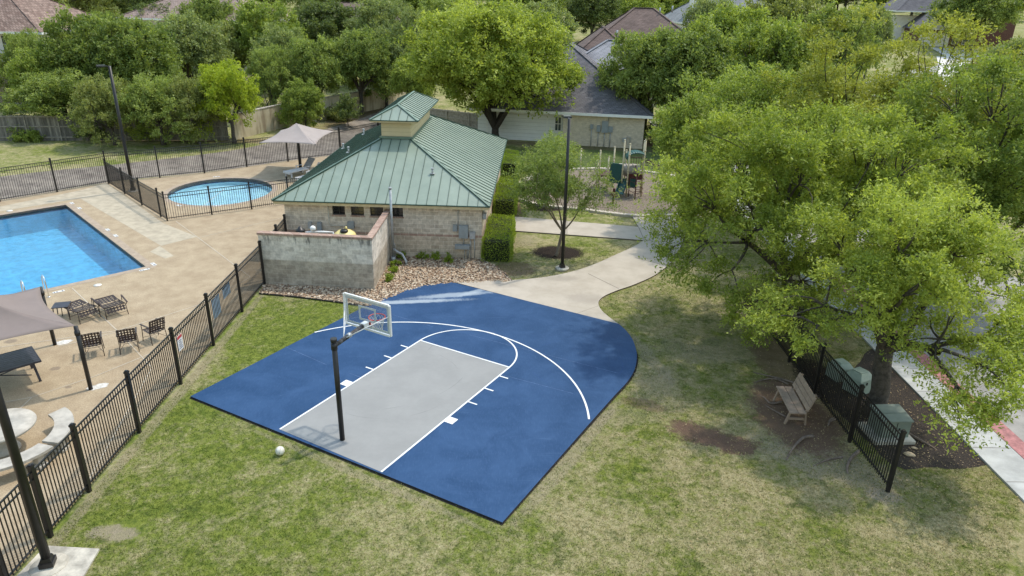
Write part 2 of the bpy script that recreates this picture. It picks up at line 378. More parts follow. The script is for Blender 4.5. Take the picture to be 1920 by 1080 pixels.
def watermat(name, tint):
    m, n, bs, out = newmat(name); b = NB(n); n.nodes.remove(bs)
    tr = b.new('ShaderNodeBsdfTransparent'); tr.inputs[0].default_value = (*tint, 1)
    gl = b.new('ShaderNodeBsdfGlossy'); gl.inputs['Roughness'].default_value = .04
    fr = b.new('ShaderNodeFresnel'); fr.inputs[0].default_value = 1.33
    bu = b.new('ShaderNodeBump'); bu.inputs['Strength'].default_value = .4; bu.inputs['Distance'].default_value = .05
    h = b.math('ADD', b.noise(2.6, 3, .5, None, .6), b.math('MULTIPLY', b.noise(9, 2, .5), .35))
    n.links.new(h, bu.inputs['Height']); n.links.new(bu.outputs[0], gl.inputs['Normal']); n.links.new(bu.outputs[0], fr.inputs['Normal'])
    ms = b.new('ShaderNodeMixShader'); n.links.new(fr.outputs[0], ms.inputs[0]); n.links.new(tr.outputs[0], ms.inputs[1]); n.links.new(gl.outputs[0], ms.inputs[2])
    cell = b.mix(b.ramp(b.noise(1.6, 5, .65, None, 1.6), .32, .68), tint, tuple(min(1, t * 1.16 + .03) for t in tint)); n.links.new(cell, tr.inputs[0])
    n.links.new(ms.outputs[0], out.inputs[0]); return m
tag(MB().prism([tuple(np.array(q) + 0) for q in pool], None, -.10).build('swimming_pool_water', watermat('pool_water', (.31, .645, .83))), kind='structure')
tag(MB().prism(kid, None, -.09).build('wading_pool_water', watermat('wading_water', (.66, .82, .94))), kind='structure')
# ---- basketball court
court_px_top = [(848, 529), (820, 531.5), (792, 535.5), (757, 544.5), (730, 555)]
cedge = smooth_path([(1160, 607), (1176, 622), (1188, 641), (1194, 665), (1190, 692), (1176, 716), (1150, 744), (1109, 790)], 6)
court_px = [(357, 743), (942, 979.5)] + [tuple(q) for q in cedge[::-1]] + court_px_top + [(690, 571.5)]
court_poly = [G(*q) for q in court_px]
m, n, bs, _ = newmat('blue_court_paint'); b = NB(n)
c = b.mix(b.ramp(b.noise(.8, 7, .68, None, .5), .3, .72), (.014, .050, .128), (.030, .078, .180))
c = b.mix(b.math('MULTIPLY', b.ramp(b.noise(22, 4, .75, b.mapping((0, 0, 0), (0, 0, .5), (1, .25, 1))), .45, .85), .4), c, (.075, .135, .27))
for (px, py, rx, ry, rz, k, w) in [(760, 566, 2.2, .16, .15, .8, .55), (850, 553, 1.6, .2, .25, .7, .5), (890, 547, .8, .14, .7, .6, .4), (1190, 600, .2, .2, 0, 0, .1)]:
    x_, y_ = G(px, py); c = b.mix(b.math('MULTIPLY', b.blob(x_, y_, rx, ry, rz, .9, w, 3), k), c, (.36, .42, .48))
sc1 = b.ramp(b.noise(1.0, 2, .5, b.mapping((0, 3, 0), (0, 0, .9), (.35, 7, 1)), 1.5), .66, .70)
c = b.mix(b.math('MULTIPLY', b.math('MULTIPLY', sc1, b.ramp(b.noise(.5, 3), .45, .62)), .10), c, (.12, .20, .34))
st = b.ramp(b.noise(2.4, 7, .75, b.mapping((5, 0, 0))), .60, .74)
c = b.mix(b.math('MULTIPLY', st, .30), c, (.010, .038, .110))
sp_ = b.ramp(b.noise(9, 2, .5, b.mapping((1, 8, 0))), .74, .78)
c = b.mix(b.math('MULTIPLY', sp_, .35), c, (.15, .22, .36))
for (cx, cy, r_, a_) in [(1130, 690, 1.3, .3), (1128, 690, 1.8, .3), (1010, 860, 2.1, .12)]:
    x_, y_ = G(cx, cy); q = b.new('ShaderNodeVectorMath', operation='DISTANCE'); n.links.new(b.tc.outputs['Object'], q.inputs[0]); q.inputs[1].default_value = (x_ - .6, y_ + .3, 0)
    ring = b.ramp(b.math('ABSOLUTE', b.math('SUBTRACT', q.outputs[1], r_)), .0, .03, 1, 0)
    c = b.mix(b.math('MULTIPLY', b.math('MULTIPLY', ring, a_), b.ramp(b.noise(.7, 3), .5, .6)), c, (.02, .06, .20))
n.links.new(c, bs.inputs['Base Color']); bs.inputs['Roughness'].default_value = .62; bs.inputs['Specular IOR Level'].default_value = .18; b.bump(b.noise(90, 3), .15, .004, bs)
BLUE = m
EDGE = simple('slab_edge', (.025, .024, .03), .9, .3, 6)
tag(MB().prism(court_poly, -.12, 0.0, (), 0, 1).build('basketball_court', [BLUE, EDGE]), kind='structure')
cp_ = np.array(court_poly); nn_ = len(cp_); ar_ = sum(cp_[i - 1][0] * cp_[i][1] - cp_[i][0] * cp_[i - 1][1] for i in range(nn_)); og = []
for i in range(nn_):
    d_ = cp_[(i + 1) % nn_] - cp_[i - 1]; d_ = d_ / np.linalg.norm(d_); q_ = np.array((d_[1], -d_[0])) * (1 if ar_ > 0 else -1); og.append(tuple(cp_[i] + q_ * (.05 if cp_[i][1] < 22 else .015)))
tag(MB().prism(og, None, -.052).build('court_gap_shadow', simple('gap_shadow', (.018, .014, .012), .95, .4, 14)), kind='structure')  # dark strip round the slab that paints in the shadow along its edge
OX, OY, AN, FT, VB, R3 = -4.87016, 15.99978, -0.52134, 6.522, 2.274, 6.0575
ca, sa = math.cos(AN), math.sin(AN)
def CT(u, v): return (OX + ca * u - sa * v, OY + sa * u + ca * v)
m, n, bs, _ = newmat('grey_key_paint'); b = NB(n)
c = b.mix(b.ramp(b.noise(.9, 8, .7), .3, .7), (.235, .237, .235), (.275, .277, .274))
for (px, py, r_) in [(860, 740, 2.2), (880, 700, 3.1), (820, 640, 4.6)]:
    x_, y_ = G(px, py); q = b.new('ShaderNodeVectorMath', operation='DISTANCE'); n.links.new(b.tc.outputs['Object'], q.inputs[0]); q.inputs[1].default_value = (x_ - r_, y_ + .8, 0)
    ring = b.ramp(b.math('ABSOLUTE', b.math('SUBTRACT', q.outputs[1], r_)), .0, .02, 1, 0)
    c = b.mix(b.math('MULTIPLY', b.math('MULTIPLY', ring, .45), b.ramp(b.noise(.6, 3, .5, b.mapping((r_, 0, 0))), .48, .58)), c, (.12, .12, .13))
n.links.new(c, bs.inputs['Base Color']); bs.inputs['Roughness'].default_value = .7; GREY = m
bl = [(-1.80, -.03), (1.80, -.03), (1.80, FT), (-1.80, FT)]
# key follows the slab's own end edge
tag(MB().prism([CT(-1.81, .02), CT(1.81, .02), CT(1.81, FT), CT(-1.81, FT)], None, .004).build('court_key', GREY), kind='structure')
WHITE = simple('court_line_paint', (.74, .76, .78), .6, .06, 3)
wb = MB(); Z = .008
def cst(u0, v0, u1, v1, w=.055): strip(wb, CT(u0, v0), CT(u1, v1), w, Z)
cst(-1.83, .02, -1.83, FT + .03); cst(1.83, .02, 1.83, FT + .03); strip(wb, CT(-1.80, FT), CT(1.80, FT), .055, Z + .0005)
def arc(u, v, r, a0, a1, w=.055, n_=64, z=Z + .001):
    for i in range(n_):
        a, b_ = a0 + (a1 - a0) * i / n_, a0 + (a1 - a0) * (i + 1) / n_
        q = [(u + rr * math.cos(t), v + rr * math.sin(t)) for rr, t in ((r - w / 2, a), (r + w / 2, a), (r + w / 2, b_), (r - w / 2, b_))]
        wb.add([(*CT(*p), z) for p in q], [(0, 1, 2, 3)])
arc(0, FT, 1.83, 0, PI)
arc(0, VB, R3, math.atan2(5.12 - VB, 5.43), math.atan2(5.05 - VB, -5.50), .06, 90, Z + .002)
for s_ in (-1, 1):
    for v_ in (4.03, 4.96, 5.86): cst(s_ * 1.86, v_, s_ * 2.17, v_, .055)
    cst(s_ * 1.86, 2.92, s_ * 2.14, 2.92, .3)
tag(wb.build('court_lines', WHITE), kind='structure')
jb = MB(); SEAM = simple('court_seam', (.10, .17, .33), .8, .3, 5)
for a, b_ in [((535, 650), (612, 684)), ((655, 700), (700, 716)), ((735, 590), (812, 613)), ((880, 628), (1160, 700)), ((930, 700), (1075, 738))]: strip(jb, G(*a), G(*b_), .012, .0035)
tag(jb.build('court_seams', SEAM), kind='structure')
# ---- concrete paths
m, n, bs, _ = newmat('path_concrete'); b = NB(n)
c = b.mix(b.ramp(b.noise(.9, 8, .7), .3, .7), (.38, .335, .275), (.47, .42, .355))
for (px, py, rx, ry) in [(1055, 522, .7, .3), (945, 535, .5, .25), (1100, 560, .8, .5)]:
    x_, y_ = G(px, py); c = b.mix(b.math('MULTIPLY', b.blob(x_, y_, rx, ry, 0, .9, .6, 3), .35), c, (.25, .22, .19))
n.links.new(c, bs.inputs['Base Color']); bs.inputs['Roughness'].default_value = .88; b.bump(b.noise(60, 3), .2, .006, bs); CONC = m
left = smooth_path([(958, 525), (1015, 520), (1068, 510), (1112, 496), (1155, 477), (1190, 461), (1207, 450)], 5)
right = smooth_path([(1290, 404), (1288, 430), (1276, 462), (1262, 487), (1232, 513), (1192, 532), (1155, 545), (1131, 556), (1122, 567), (1127, 580), (1142, 594), (1163, 609)], 5)
path_px = [(849, 528)] + [tuple(q) for q in left] + [(900, 427.5), (905, 401), (1197, 425), (1185, 404)] + [tuple(q) for q in right]
path_poly = [G(*q) for q in path_px]
tag(MB().prism(path_poly, -.1, -.004, (), 0, 1).build('footpath', [CONC, simple('path_edge', (.12, .10, .085), .9)]), kind='structure')
FOOT = simple('white_footing', (.60, .58, .54), .9, .2, 9)
for px, py in [(178, 727), (114, 643)]:
    x_, y_ = G(px, py); tag(MB().prism(ell(x_ + .05, y_ + .05, .30, .17, .6, 22, .18), None, .0045).build('post_footing', FOOT), kind='structure')
DARKJ = simple('dark_joint', (.16, .14, .12), .9, .1)
jb = MB()
for a, b_ in [((1103, 513), (1160, 541)), ((1063, 413), (1063, 439)), ((1191, 483), (1250, 498)), ((1197, 425), (1208, 450)), ((1207, 450), (1278, 456)), ((1075, 590), (1123, 573))]: strip(jb, G(*a), G(*b_), .03 if a[0] != 1075 else .012, .0)
tag(jb.build('footpath_joints', DARKJ), kind='structure')
# ---- playground surface
play = smooth_path([(.1, 42.4), (.45, 44.6), (1.7, 47), (4.3, 48.9), (7, 49.2), (9.4, 48.4), (11.3, 46.9), (12.6, 44.4), (12.6, 41.2), (10.9, 39.2), (8.7, 38.6), (6.6, 38.4), (4.2, 39.3), (2, 40.0), (.65, 40.9)], 5, True)
MULCH = simple('play_mulch', (.215, .175, .135), .95, .3, 14, bump=.9, bscale=30, bdist=.04)
tag(MB().prism(play, None, -.02).build('playground_mulch', MULCH), kind='structure')
cb = MB(); k = len(play); pp = np.array(play); ctr = pp.mean(0); outp = pp + (pp - ctr) / np.linalg.norm(pp - ctr, axis=1)[:, None] * .32
cb.prism([tuple(q) for q in outp], -.08, .07, [play])
tag(cb.build('playground_curb', simple('curb_concrete', (.50, .45, .38), .9, .15, 3)), kind='structure')
# ---- street, sidewalk, curb
SIDE = simple('sidewalk_concrete', (.42, .43, .43), .88, .14, 1.5, bump=.2, bscale=60)
sw = MB().bx(12.86, 13.98, -5, 70, -.1, .0)
tag(sw.build('sidewalk', SIDE), kind='structure')
jb = MB()
for i in range(34): strip(jb, (12.88, 15.2 + i * 1.5), (13.96, 15.2 + i * 1.5), .018, .004)
tag(jb.build('sidewalk_joints', DARKJ), kind='structure')
REDC = simple('red_curb_paint', (.36, .15, .155), .75, .25, 5)
tag(MB().bx(13.985, 14.5, -5, 30, -.1, .012).build('red_curb', REDC), kind='structure')
tag(MB().bx(13.985, 14.4, 30.01, 70, -.1, .012).build('curb', SIDE), kind='structure')
ASPH = simple('asphalt', (.30, .29, .28), .9, .16, 1.2, bump=.5, bscale=80)
def road(name, pts, w, mat, dz):
    pts = smooth_path(pts, 8); mb = MB(); vs = []
    for i, p in enumerate(pts):
        a = np.array(pts[max(i - 1, 0)]); c_ = np.array(pts[min(i + 1, len(pts) - 1)]); d = (c_ - a) / np.linalg.norm(c_ - a); pr = np.array((-d[1], d[0])) * w / 2
        for s_ in (-1, 1):
            q = np.array(p) + pr * s_; vs.append((q[0], q[1], terr(*q) + dz))
    mb.add(vs, [(2 * i, 2 * i + 2, 2 * i + 3, 2 * i + 1)[::-1] for i in range(len(pts) - 1)])
    tag(mb.build(name, mat), kind='structure')
road('street', [(18.6, -10), (18.6, 10), (18.6, 40), (19.5, 58), (25, 72), (36, 84), (50, 95), (64, 104), (80, 110)], 8.2, ASPH, .006)
BRIGHT = simple('pale_driveway', (.62, .60, .57), .85, .08, 2)  # pale concrete colour of the driveway and apron
road('street_apron', [(35, 62), (42, 72), (52, 88), (60, 100), (66, 112)], 6, BRIGHT, .03)
road('driveway', [(66, 100), (68, 112), (70, 121)], 7, BRIGHT, .05)
# ---- pole pad
pad = [G(*q) for q in [(86, 1022), (186, 1028), (150, 1090), (20, 1090)]]
PAD = simple('pad_concrete', (.46, .43, .37), .88, .25, 2.4, bump=.25, bscale=50)
tag(MB().prism(pad, -.1, -.01).build('concrete_pad', PAD), kind='structure')
# ---- river rock bed
bed_px = [(486, 549), (560, 556), (640, 566), (692, 573.5), (733, 557), (758, 546), (793, 537), (821, 533), (850, 530), (962, 527), (948, 512), (925, 495), (903, 484), (730, 476), (724, 490), (697, 540), (497, 529)]
bed = [G(*q) for q in bed_px]
tag(MB().prism(bed, None, -.04).build('rock_bed_soil', simple('bed_soil', (.16, .12, .09), .95, .3, 20, bump=.6)), kind='structure')
eb = MB(); eb.tube([(*G(*q), -.02) for q in [(486, 549), (560, 556), (640, 566), (692, 574)]], .035, 6)
tag(eb.build('bed_edging', simple('edging', (.03, .025, .02), .8)), 'dark edging strip between the lawn and the river rock bed', 'edging')

tag(MB().tube([(*G(*q), -.02) for q in [(903, 487), (925, 497), (948, 514), (960, 526)]], .03, 6).build('bed_edging', bpy.data.materials['edging']), 'dark edging strip between the river rocks and the small tree lawn', 'edging')

m, n, bs, _ = newmat('bark_mulch'); b = NB(n)
c = b.mix(b.ramp(b.noise(34, 4, .8), .35, .7), (.014, .010, .008), (.062, .045, .036)); c = b.mix(b.ramp(b.noise(60, 2, .6, b.mapping((3, 3, 0))), .68, .74), c, (.20, .15, .09)); n.links.new(c, bs.inputs['Base Color']); bs.inputs['Roughness'].default_value = .95; b.bump(b.noise(40, 4, .7), .9, .04, bs)
mb_px = smooth_path([(1632, 655), (1600, 690), (1560, 700), (1540, 725), (1560, 760), (1600, 800), (1640, 840), (1665, 866), (1700, 880), (1745, 876), (1790, 880), (1840, 874), (1856, 862), (1790, 800), (1720, 735), (1655, 668)], 6, True)
mbp = [(q[0] + R.uniform(-.03, .03), q[1] + R.uniform(-.03, .03)) for q in [G(px, py, -.05) for px, py in mb_px]]
mbp = [(min(q[0], 12.855), q[1]) for q in mbp]
tag(MB().prism(mbp, None, -.054).build('mulch_bed', m), kind='structure')
# ================================================================ CLUBHOUSE
def stain_cmu(b, c, sx):
    z = sx.outputs[2]
    low = b.ramp(b.math('ADD', z, b.math('MULTIPLY', b.math('SUBTRACT', b.noise(.7, 2), .5), .5)), .85, 1.5, 1.0, 0.0)
    c = b.mix(b.math('MULTIPLY', low, .45), c, b.mix(1.0, c, (.74, .66, .56), 'MULTIPLY'))
    return c
CMU = brickmat('grey_block', (.50, .425, .345), (.66, .575, .48), (.74, .66, .56), .40, .20, .014, .95, stain_cmu)
def stain_enc(b, c, sx):
    z = sx.outputs[2]
    low = b.ramp(z, 1.18, 1.24, 1.0, 0.0)
    c = b.mix(b.math('MULTIPLY', low, .8), c, b.mix(1.0, c, (.60, .56, .50), 'MULTIPLY'))
    run = b.ramp(b.noise(6, 3, .6, b.mapping((0, 0, 0), (0, 0, 0), (1, 1, .25))), .55, .68)
    top = b.ramp(z, 1.75, 2.15, 0.0, 1.0)
    return b.mix(b.math('MULTIPLY', b.math('MULTIPLY', run, top), .75), c, (.09, .09, .09))
CMU2 = brickmat('weathered_block', (.58, .52, .455), (.78, .72, .65), (.78, .72, .64), .40, .20, .012, .95, stain_enc, var=.4)
BRICK = brickmat('red_brick', (.33, .215, .17), (.43, .30, .24), (.50, .44, .38), .40, .30, .012, .9)
CREAM = simple('cream_trim', (.56, .46, .28), .7, .08, 4)
def sidingmat(name, col, pitch):
    m, n, bs, _ = newmat(name); b = NB(n); sx = b.new('ShaderNodeSeparateXYZ'); n.links.new(b.tc.outputs['Object'], sx.inputs[0])
    fr = b.math('FRACT', b.math('DIVIDE', sx.outputs[2], pitch))
    c = b.mix(b.ramp(fr, .0, .08), tuple(v * .45 for v in col), col); c = b.mix(1.0, c, b.mix(b.noise(3, 5), (.9,) * 3, (1.06,) * 3), 'MULTIPLY')
    n.links.new(c, bs.inputs['Base Color']); bs.inputs['Roughness'].default_value = .7; b.bump(fr, .6, .02, bs); return m
SIDING = sidingmat('cream_siding', (.62, .52, .33), .20)
m, n, bs, _ = newmat('green_metal_roof'); b = NB(n)
c = b.mix(b.ramp(b.noise(.6, 7, .65), .3, .72), (.185, .240, .190), (.240, .300, .240))
c = b.mix(b.math('MULTIPLY', b.ramp(b.noise(1.6, 6, .7, b.mapping((4, 0, 0))), .5, .8), .4), c, (.31, .38, .32))
n.links.new(c, bs.inputs['Base Color']); bs.inputs['Metallic'].default_value = .0; bs.inputs['Roughness'].default_value = .40; bs.inputs['Specular IOR Level'].default_value = .8; b.bump(b.noise(3, 3), .12, .02, bs); GROOF = m
SEAMG = simple('green_seam', (.045, .090, .068), .5, .15, 3)  # darker than the panels: seam shadow and dirt are put into this green
SEAML = simple('green_cap', (.13, .20, .155), .45, .1, 3)
def hip(w, d, pitch, z, x0=0, y0=0):
    """hip roof, ridge along y (d >= w)"""
    h = w / 2 * pitch
    P = [(x0, y0, z), (x0 + w, y0, z), (x0 + w, y0 + d, z), (x0, y0 + d, z), (x0 + w / 2, y0 + w / 2, z + h), (x0 + w / 2, y0 + d - w / 2, z + h)]
    return P, [(0, 1, 4), (1, 2, 5, 4), (2, 3, 5), (3, 0, 4, 5)]
def seams(mb, w, d, pitch, z, sp, x0=0, y0=0, r=.014, m=0, skip=None):
    def seg(a, c_):
        if skip: 
            a2 = skip(a, c_)
            if a2 is None: return
            a, c_ = a2
        mb.bar((a[0], a[1], a[2] + r), (c_[0], c_[1], c_[2] + r), r * 1.5, r * 2.6, m)
    k = int(w / sp); o = (w - k * sp) / 2
    for i in range(k + 1):
        x = o + i * sp; t = min(x, w - x)
        if t < .1: continue
        seg((x0 + x, y0, z), (x0 + x, y0 + t, z + t * pitch)); seg((x0 + x, y0 + d, z), (x0 + x, y0 + d - t, z + t * pitch))
    k = int(d / sp); o = (d - k * sp) / 2
    for i in range(k + 1):
        y = o + i * sp; t = min(y, d - y, w / 2)
        if t < .1: continue
        seg((x0, y0 + y, z), (x0 + t, y0 + y, z + t * pitch)); seg((x0 + w, y0 + y, z), (x0 + w - t, y0 + y, z + t * pitch))
BW, BD, BZ = 9.75, 15.3, 2.6
club = thing('clubhouse', 'block clubhouse with green standing seam metal hip roof and cream cupola', 'building', (-10.8, 30.9, 0), math.radians(-2.06))
o_ = .38; X0, X1, Y0, Y1 = o_, BW - o_, o_, BD - o_
wb_ = MB()
wb_.bx(X0, X1, Y0, Y0 + .2, 0, 1.90)
wins = [(2.57, 3.15), (3.42, 4.02), (4.30, 4.90), (5.19, 5.80)]
xs_ = [X0] + [q for w_ in wins for q in w_] + [X1]
for i in range(0, len(xs_), 2): wb_.bx(xs_[i], xs_[i + 1], Y0, Y0 + .2, 1.90, 2.36)
wb_.bx(X0, X1, Y0, Y0 + .2, 2.36, 2.43)
wb_.bx(X1 - .2, X1, Y0 + .2, Y1 - .2, 0, 2.43); wb_.bx(X0, X0 + .2, Y0 + .2, Y1 - .2, 0, 2.43); wb_.bx(X0, X1, Y1 - .2, Y1, 0, 2.43)
wb_.build('wall', CMU, club)
bb = MB(); bb.bx(X0 - .012, X1 + .012, Y0 - .012, Y0 + .002, 1.02, 1.12); bb.bx(X1 - .002, X1 + .012, Y0 + .003, Y1, 1.02, 1.12); bb.bx(X0 - .012, X0 + .002, Y0 + .003, Y1, 1.02, 1.12)
bb.build('brick_band', BRICK, club)
GLASSD = simple('dark_glass', (.012, .013, .015), .12, .2, 3, spec=.7); FRAMEB = simple('dark_frame', (.035, .033, .03), .5)
for (a, c_) in wins:
    w_ = MB(); w_.bx(a, c_, Y0 + .10, Y0 + .13, 1.90, 1.93); w_.bx(a, c_, Y0 + .10, Y0 + .13, 2.33, 2.36); w_.bx(a, a + .03, Y0 + .10, Y0 + .13, 1.93, 2.33); w_.bx(c_ - .03, c_, Y0 + .10, Y0 + .13, 1.93, 2.33)
    w_.bx((a + c_) / 2 - .01, (a + c_) / 2 + .01, Y0 + .105, Y0 + .125, 1.93, 2.33); w_.bx(a + .03, c_ - .03, Y0 + .107, Y0 + .123, 2.05, 2.068)
    wo_ = w_.build('window', FRAMEB, club)
    MB().bx(a + .03, c_ - .03, Y0 + .127, Y0 + .14, 1.93, 2.33).build('pane', GLASSD, wo_)
    MB().bx(a - .03, c_ + .03, Y0 - .03, Y0 + .1, 1.84, 1.903).build('window_sill', BRICK, wo_)
P, Fc = hip(BW, BD, .5, BZ)
rf = MB().add(P, Fc, 0); seams(rf, BW, BD, .5, BZ, .457, m=1)
rf.add([(0, 0, BZ - .03), (BW, 0, BZ - .03), (BW, BD, BZ - .03), (0, BD, BZ - .03)], [(3, 2, 1, 0)], 2)
for a, c_ in ((0, 4), (1, 4), (2, 5), (3, 5)):
    p, q = Vector(P[a]), Vector(P[c_]); rf.bar(p + Vector((0, 0, .035)), q + Vector((0, 0, .035)), .10, .03, 3); 
    for s_ in (-1, 1):
        dd = (q - p).normalized().cross(Vector((0, 0, 1))).normalized() * .055 * s_
        rf.bar(p + dd + Vector((0, 0, .03)), q + dd + Vector((0, 0, .03)), .018, .05, 1)
rf.bar(Vector(P[4]) + Vector((0, 0, .04)), Vector(P[5]) + Vector((0, 0, .04)), .2, .03, 3)
for a, c_ in ((0, 1), (1, 2), (2, 3), (3, 0)):
    p, q = Vector(P[a]), Vector(P[c_]); rf.bar(p + Vector((0, 0, -.012)), q + Vector((0, 0, -.012)), .045, .05, 1)
rf.build('roof', [GROOF, SEAMG, CREAM, SEAML], club)
fa = MB(); t_ = .03; fz0, fz1 = 2.43, 2.565
fa.bx(t_, BW - t_, t_, t_ + .03, fz0, fz1); fa.bx(BW - t_ - .03, BW - t_, t_ + .031, BD - t_ - .031, fz0, fz1); fa.bx(t_, t_ + .03, t_ + .031, BD - t_ - .031, fz0, fz1); fa.bx(t_, BW - t_, BD - t_ - .03, BD - t_, fz0, fz1)
fa.bx(t_ + .031, BW - t_ - .031, t_ + .031, BD - t_ - .031, fz0 + .002, fz0 + .02)
fa.build('fascia', CREAM, club)
# cupola: a part with its own roof, walls
CX, CW, CY0, CY1, CE = BW / 2, 1.44, 4.2, 10.35, 5.62
cu = MB().bx(CX - CW / 2, CX + CW / 2, CY0, CY1, 4.2, CE - .06).build('cupola', SIDING, club)
fl = MB()
for s_ in (-1, 1): fl.bar((CX + s_ * (CW / 2 + .05), CY0 - .05, 4.70), (CX + s_ * (CW / 2 + .05), CY1 + .05, 4.70), .08, .10, 0)
fl.bar((CX - CW / 2 - .09, CY0 - .06, 4.74), (CX + CW / 2 + .09, CY0 - .06, 4.74), .10, .10, 0); fl.build('flashing', SEAML, cu)
cw, cd, co = CW + .88, CY1 - CY0 + .9, .44
P2, F2 = hip(cw, cd, .5, CE, CX - cw / 2, CY0 - co - .01)
cr = MB().add(P2, F2, 0); seams(cr, cw, cd, .5, CE, .42, CX - cw / 2, CY0 - co - .01, .014, 1)
for a, c_ in ((0, 4), (1, 4), (2, 5), (3, 5), (4, 5)):
    p, q = Vector(P2[a]), Vector(P2[c_]); cr.bar(p + Vector((0, 0, .03)), q + Vector((0, 0, .03)), .11, .03, 3)
for a, c_ in ((0, 1), (1, 2), (2, 3), (3, 0)):
    p, q = Vector(P2[a]), Vector(P2[c_]); cr.bar(p + Vector((0, 0, -.012)), q + Vector((0, 0, -.012)), .04, .045, 1)
cr.build('cupola_roof', [GROOF, SEAMG, CREAM, SEAML], cu)
ea = MB().bx(CX - cw / 2 + .03, CX + cw / 2 - .03, CY0 - co + .02, CY1 + co, CE - .11, CE - .035); ea.build('cupola_eave', CREAM, cu)
# roof vents
GALV = simple('galvanised_steel', (.40, .42, .44), .45, .12, 10, metal=.4); GBOX = simple('grey_enclosure_paint', (.26, .285, .30), .5, .08, 4)
def vent(x, y, h):
    t = min(x, BW - x, y); z = BZ + t * .5
    v_ = MB().tube([(x, y, z - .05), (x, y, z + h)], .04, 10).tube([(x, y, z + h - .02), (x, y, z + h + .06)], .06, 10).box((x, y, z + .02), (.22, .22, .03))
    v_.build('roof_vent', GALV, club)
vent(6.95, 1.9, .22); vent(.75, 9.5, .25); vent(2.2, 5.2, .25); vent(1.2, 12.6, .3)
# wall boxes and conduits
def wbox(x0, x1, z0, z1, d=.12, mat=GBOX, name='electrical_box'):
    q = MB().bx(x0, x1, Y0 - d - .014, Y0 - .014, z0, z1).bx(x0 + .015, x1 - .015, Y0 - d - .022, Y0 - d - .015, z0 + .015, z1 - .015)
    return q.build(name, mat, club)
wx = lambda X: X + 10.8
wbox(wx(-2.46), wx(-2.04), 1.02, 1.62, .18); wbox(wx(-2.74), wx(-2.54), 1.32, 1.62, .12); wbox(wx(-1.98), wx(-1.72), .99, 1.32, .14, GALV, 'meter_box'); wbox(wx(-2.64), wx(-1.97), .50, .70, .2)
cd_ = MB()
for X, za, zb in [(-2.50, 1.62, 2.42), (-2.26, .70, 1.02), (-2.22, 0, .50), (-2.10, 0, .50), (-2.04, 0, .50), (-1.93, 0, 1.0), (-1.76, 0, 1.0)]:
    MB().tube([(wx(X), Y0 - .05, za), (wx(X), Y0 - .05, zb)], .018, 8).build('conduit', GALV, club)
wbox(wx(-7.55), wx(-7.25), 1.30, 1.62, .12); wbox(wx(-8.95), wx(-8.75), 1.15, 1.55, .12, GBOX); wbox(wx(-9.38), wx(-9.2), 1.25, 1.55, .10, GALV, 'gas_meter')
MB().tube([(wx(-8.4), Y0 - .05, 2.42), (wx(-8.4), Y0 - .05, 1.48), (wx(-8.33), Y0 - .05, 1.40), (wx(-7.55), Y0 - .05, 1.40)], .02, 8).build('conduit', simple('pale_conduit', (.5, .47, .4), .6), club)
dsp = MB().tube([(X1 + .07, Y0 + .25, 2.4), (X1 + .07, Y0 + .25, 2.0)], .03, 8).box((X1 + .1, Y0 + .3, 1.98), (.16, .3, .26)); dsp.build('wall_unit', GALV, club)
# ================================================================ EQUIPMENT ENCLOSURE
enc = thing('equipment_enclosure', 'roofless weathered block enclosure with red brick cap in front of the clubhouse', 'enclosure wall', (0, 0, 0))
A_, B_, C_ = (-10.35, 27.60), (-5.66, 27.22), (-5.58, 31.18)
def wallseg(p, q, w, z0, z1, mat, name, parent, ext=0):
    mid = ((p[0] + q[0]) / 2, (p[1] + q[1]) / 2); L = math.dist(p, q) + ext
    o = MB().box((0, 0, (z1 - z0) / 2), (L, w, z1 - z0)).build(name, mat, parent, (mid[0], mid[1], z0)); o.rotation_euler.z = math.atan2(q[1] - p[1], q[0] - p[0]); return o
wallseg(A_, B_, .2, -.12, 2.14, CMU2, 'wall', enc, .0); wallseg((B_[0] - .095, B_[1] + .105), (C_[0] - .095, C_[1]), .2, -.12, 2.14, CMU2, 'wall', enc, -.006)
wallseg((A_[0] - .03, A_[1]), (B_[0] + .03, B_[1]), .27, 2.142, 2.235, BRICK, 'brick_cap', enc, .0); wallseg((B_[0] - .095, B_[1] + .14), (C_[0] - .095, C_[1]), .27, 2.142, 2.235, BRICK, 'brick_cap', enc, .0)
# tank, filter, pump
TY = simple('yellow_tank_plastic', (.72, .60, .25), .5, .06, 3)
tk = thing('chemical_tank', 'round yellow chemical tank with black lid inside the block enclosure', 'tank', (-7.3, 29.45, 0))
MB().lathe([(.48, 0), (.50, .05), (.50, 1.45), (.46, 1.60), (.30, 1.72), (.12, 1.76), (.10, 1.80), (.0, 1.80)], n=28).build('tank_body', TY, tk)
MB().lathe([(.17, 1.72), (.17, 1.80), (.14, 1.83), (0, 1.83)], (.02, -.16, 0), n=18).build('lid', black, tk)
MB().lathe([(.05, 1.78), (.05, 1.88), (0, 1.9)], (.05, .1, 0), n=12).build('cap', TY, tk)
fp = thing('pool_filter', 'black pool filter with white valve behind the block enclosure front wall', 'pool filter', (-8.95, 28.6, 0))
MB().lathe([(.25, 0), (.28, .1), (.28, 1.35), (.2, 1.55), (.09, 1.62), (.09, 1.9), (.2, 1.93), (.2, 2.02), (.12, 2.06), (.05, 2.16), (0, 2.16)], n=20).build('filter_tank', black, fp)
WP = simple('white_pvc', (.72, .72, .70), .45, .05, 4)
MB().tube([(.2, 0, 1.9), (.42, .1, 1.9), (.48, .12, 1.98), (.5, .12, 2.08)], .05, 8).tube([(.42, .1, 1.9), (.9, .2, 1.88), (1.3, .25, 1.86), (1.35, .25, 0)], .045, 8).build('valve_pipe', WP, fp)
MB().lathe([(.10, 1.98), (.12, 2.0), (.12, 2.1), (.05, 2.16), (0, 2.16)], (.5, .12, 0), n=14).build('valve_head', WP, fp)
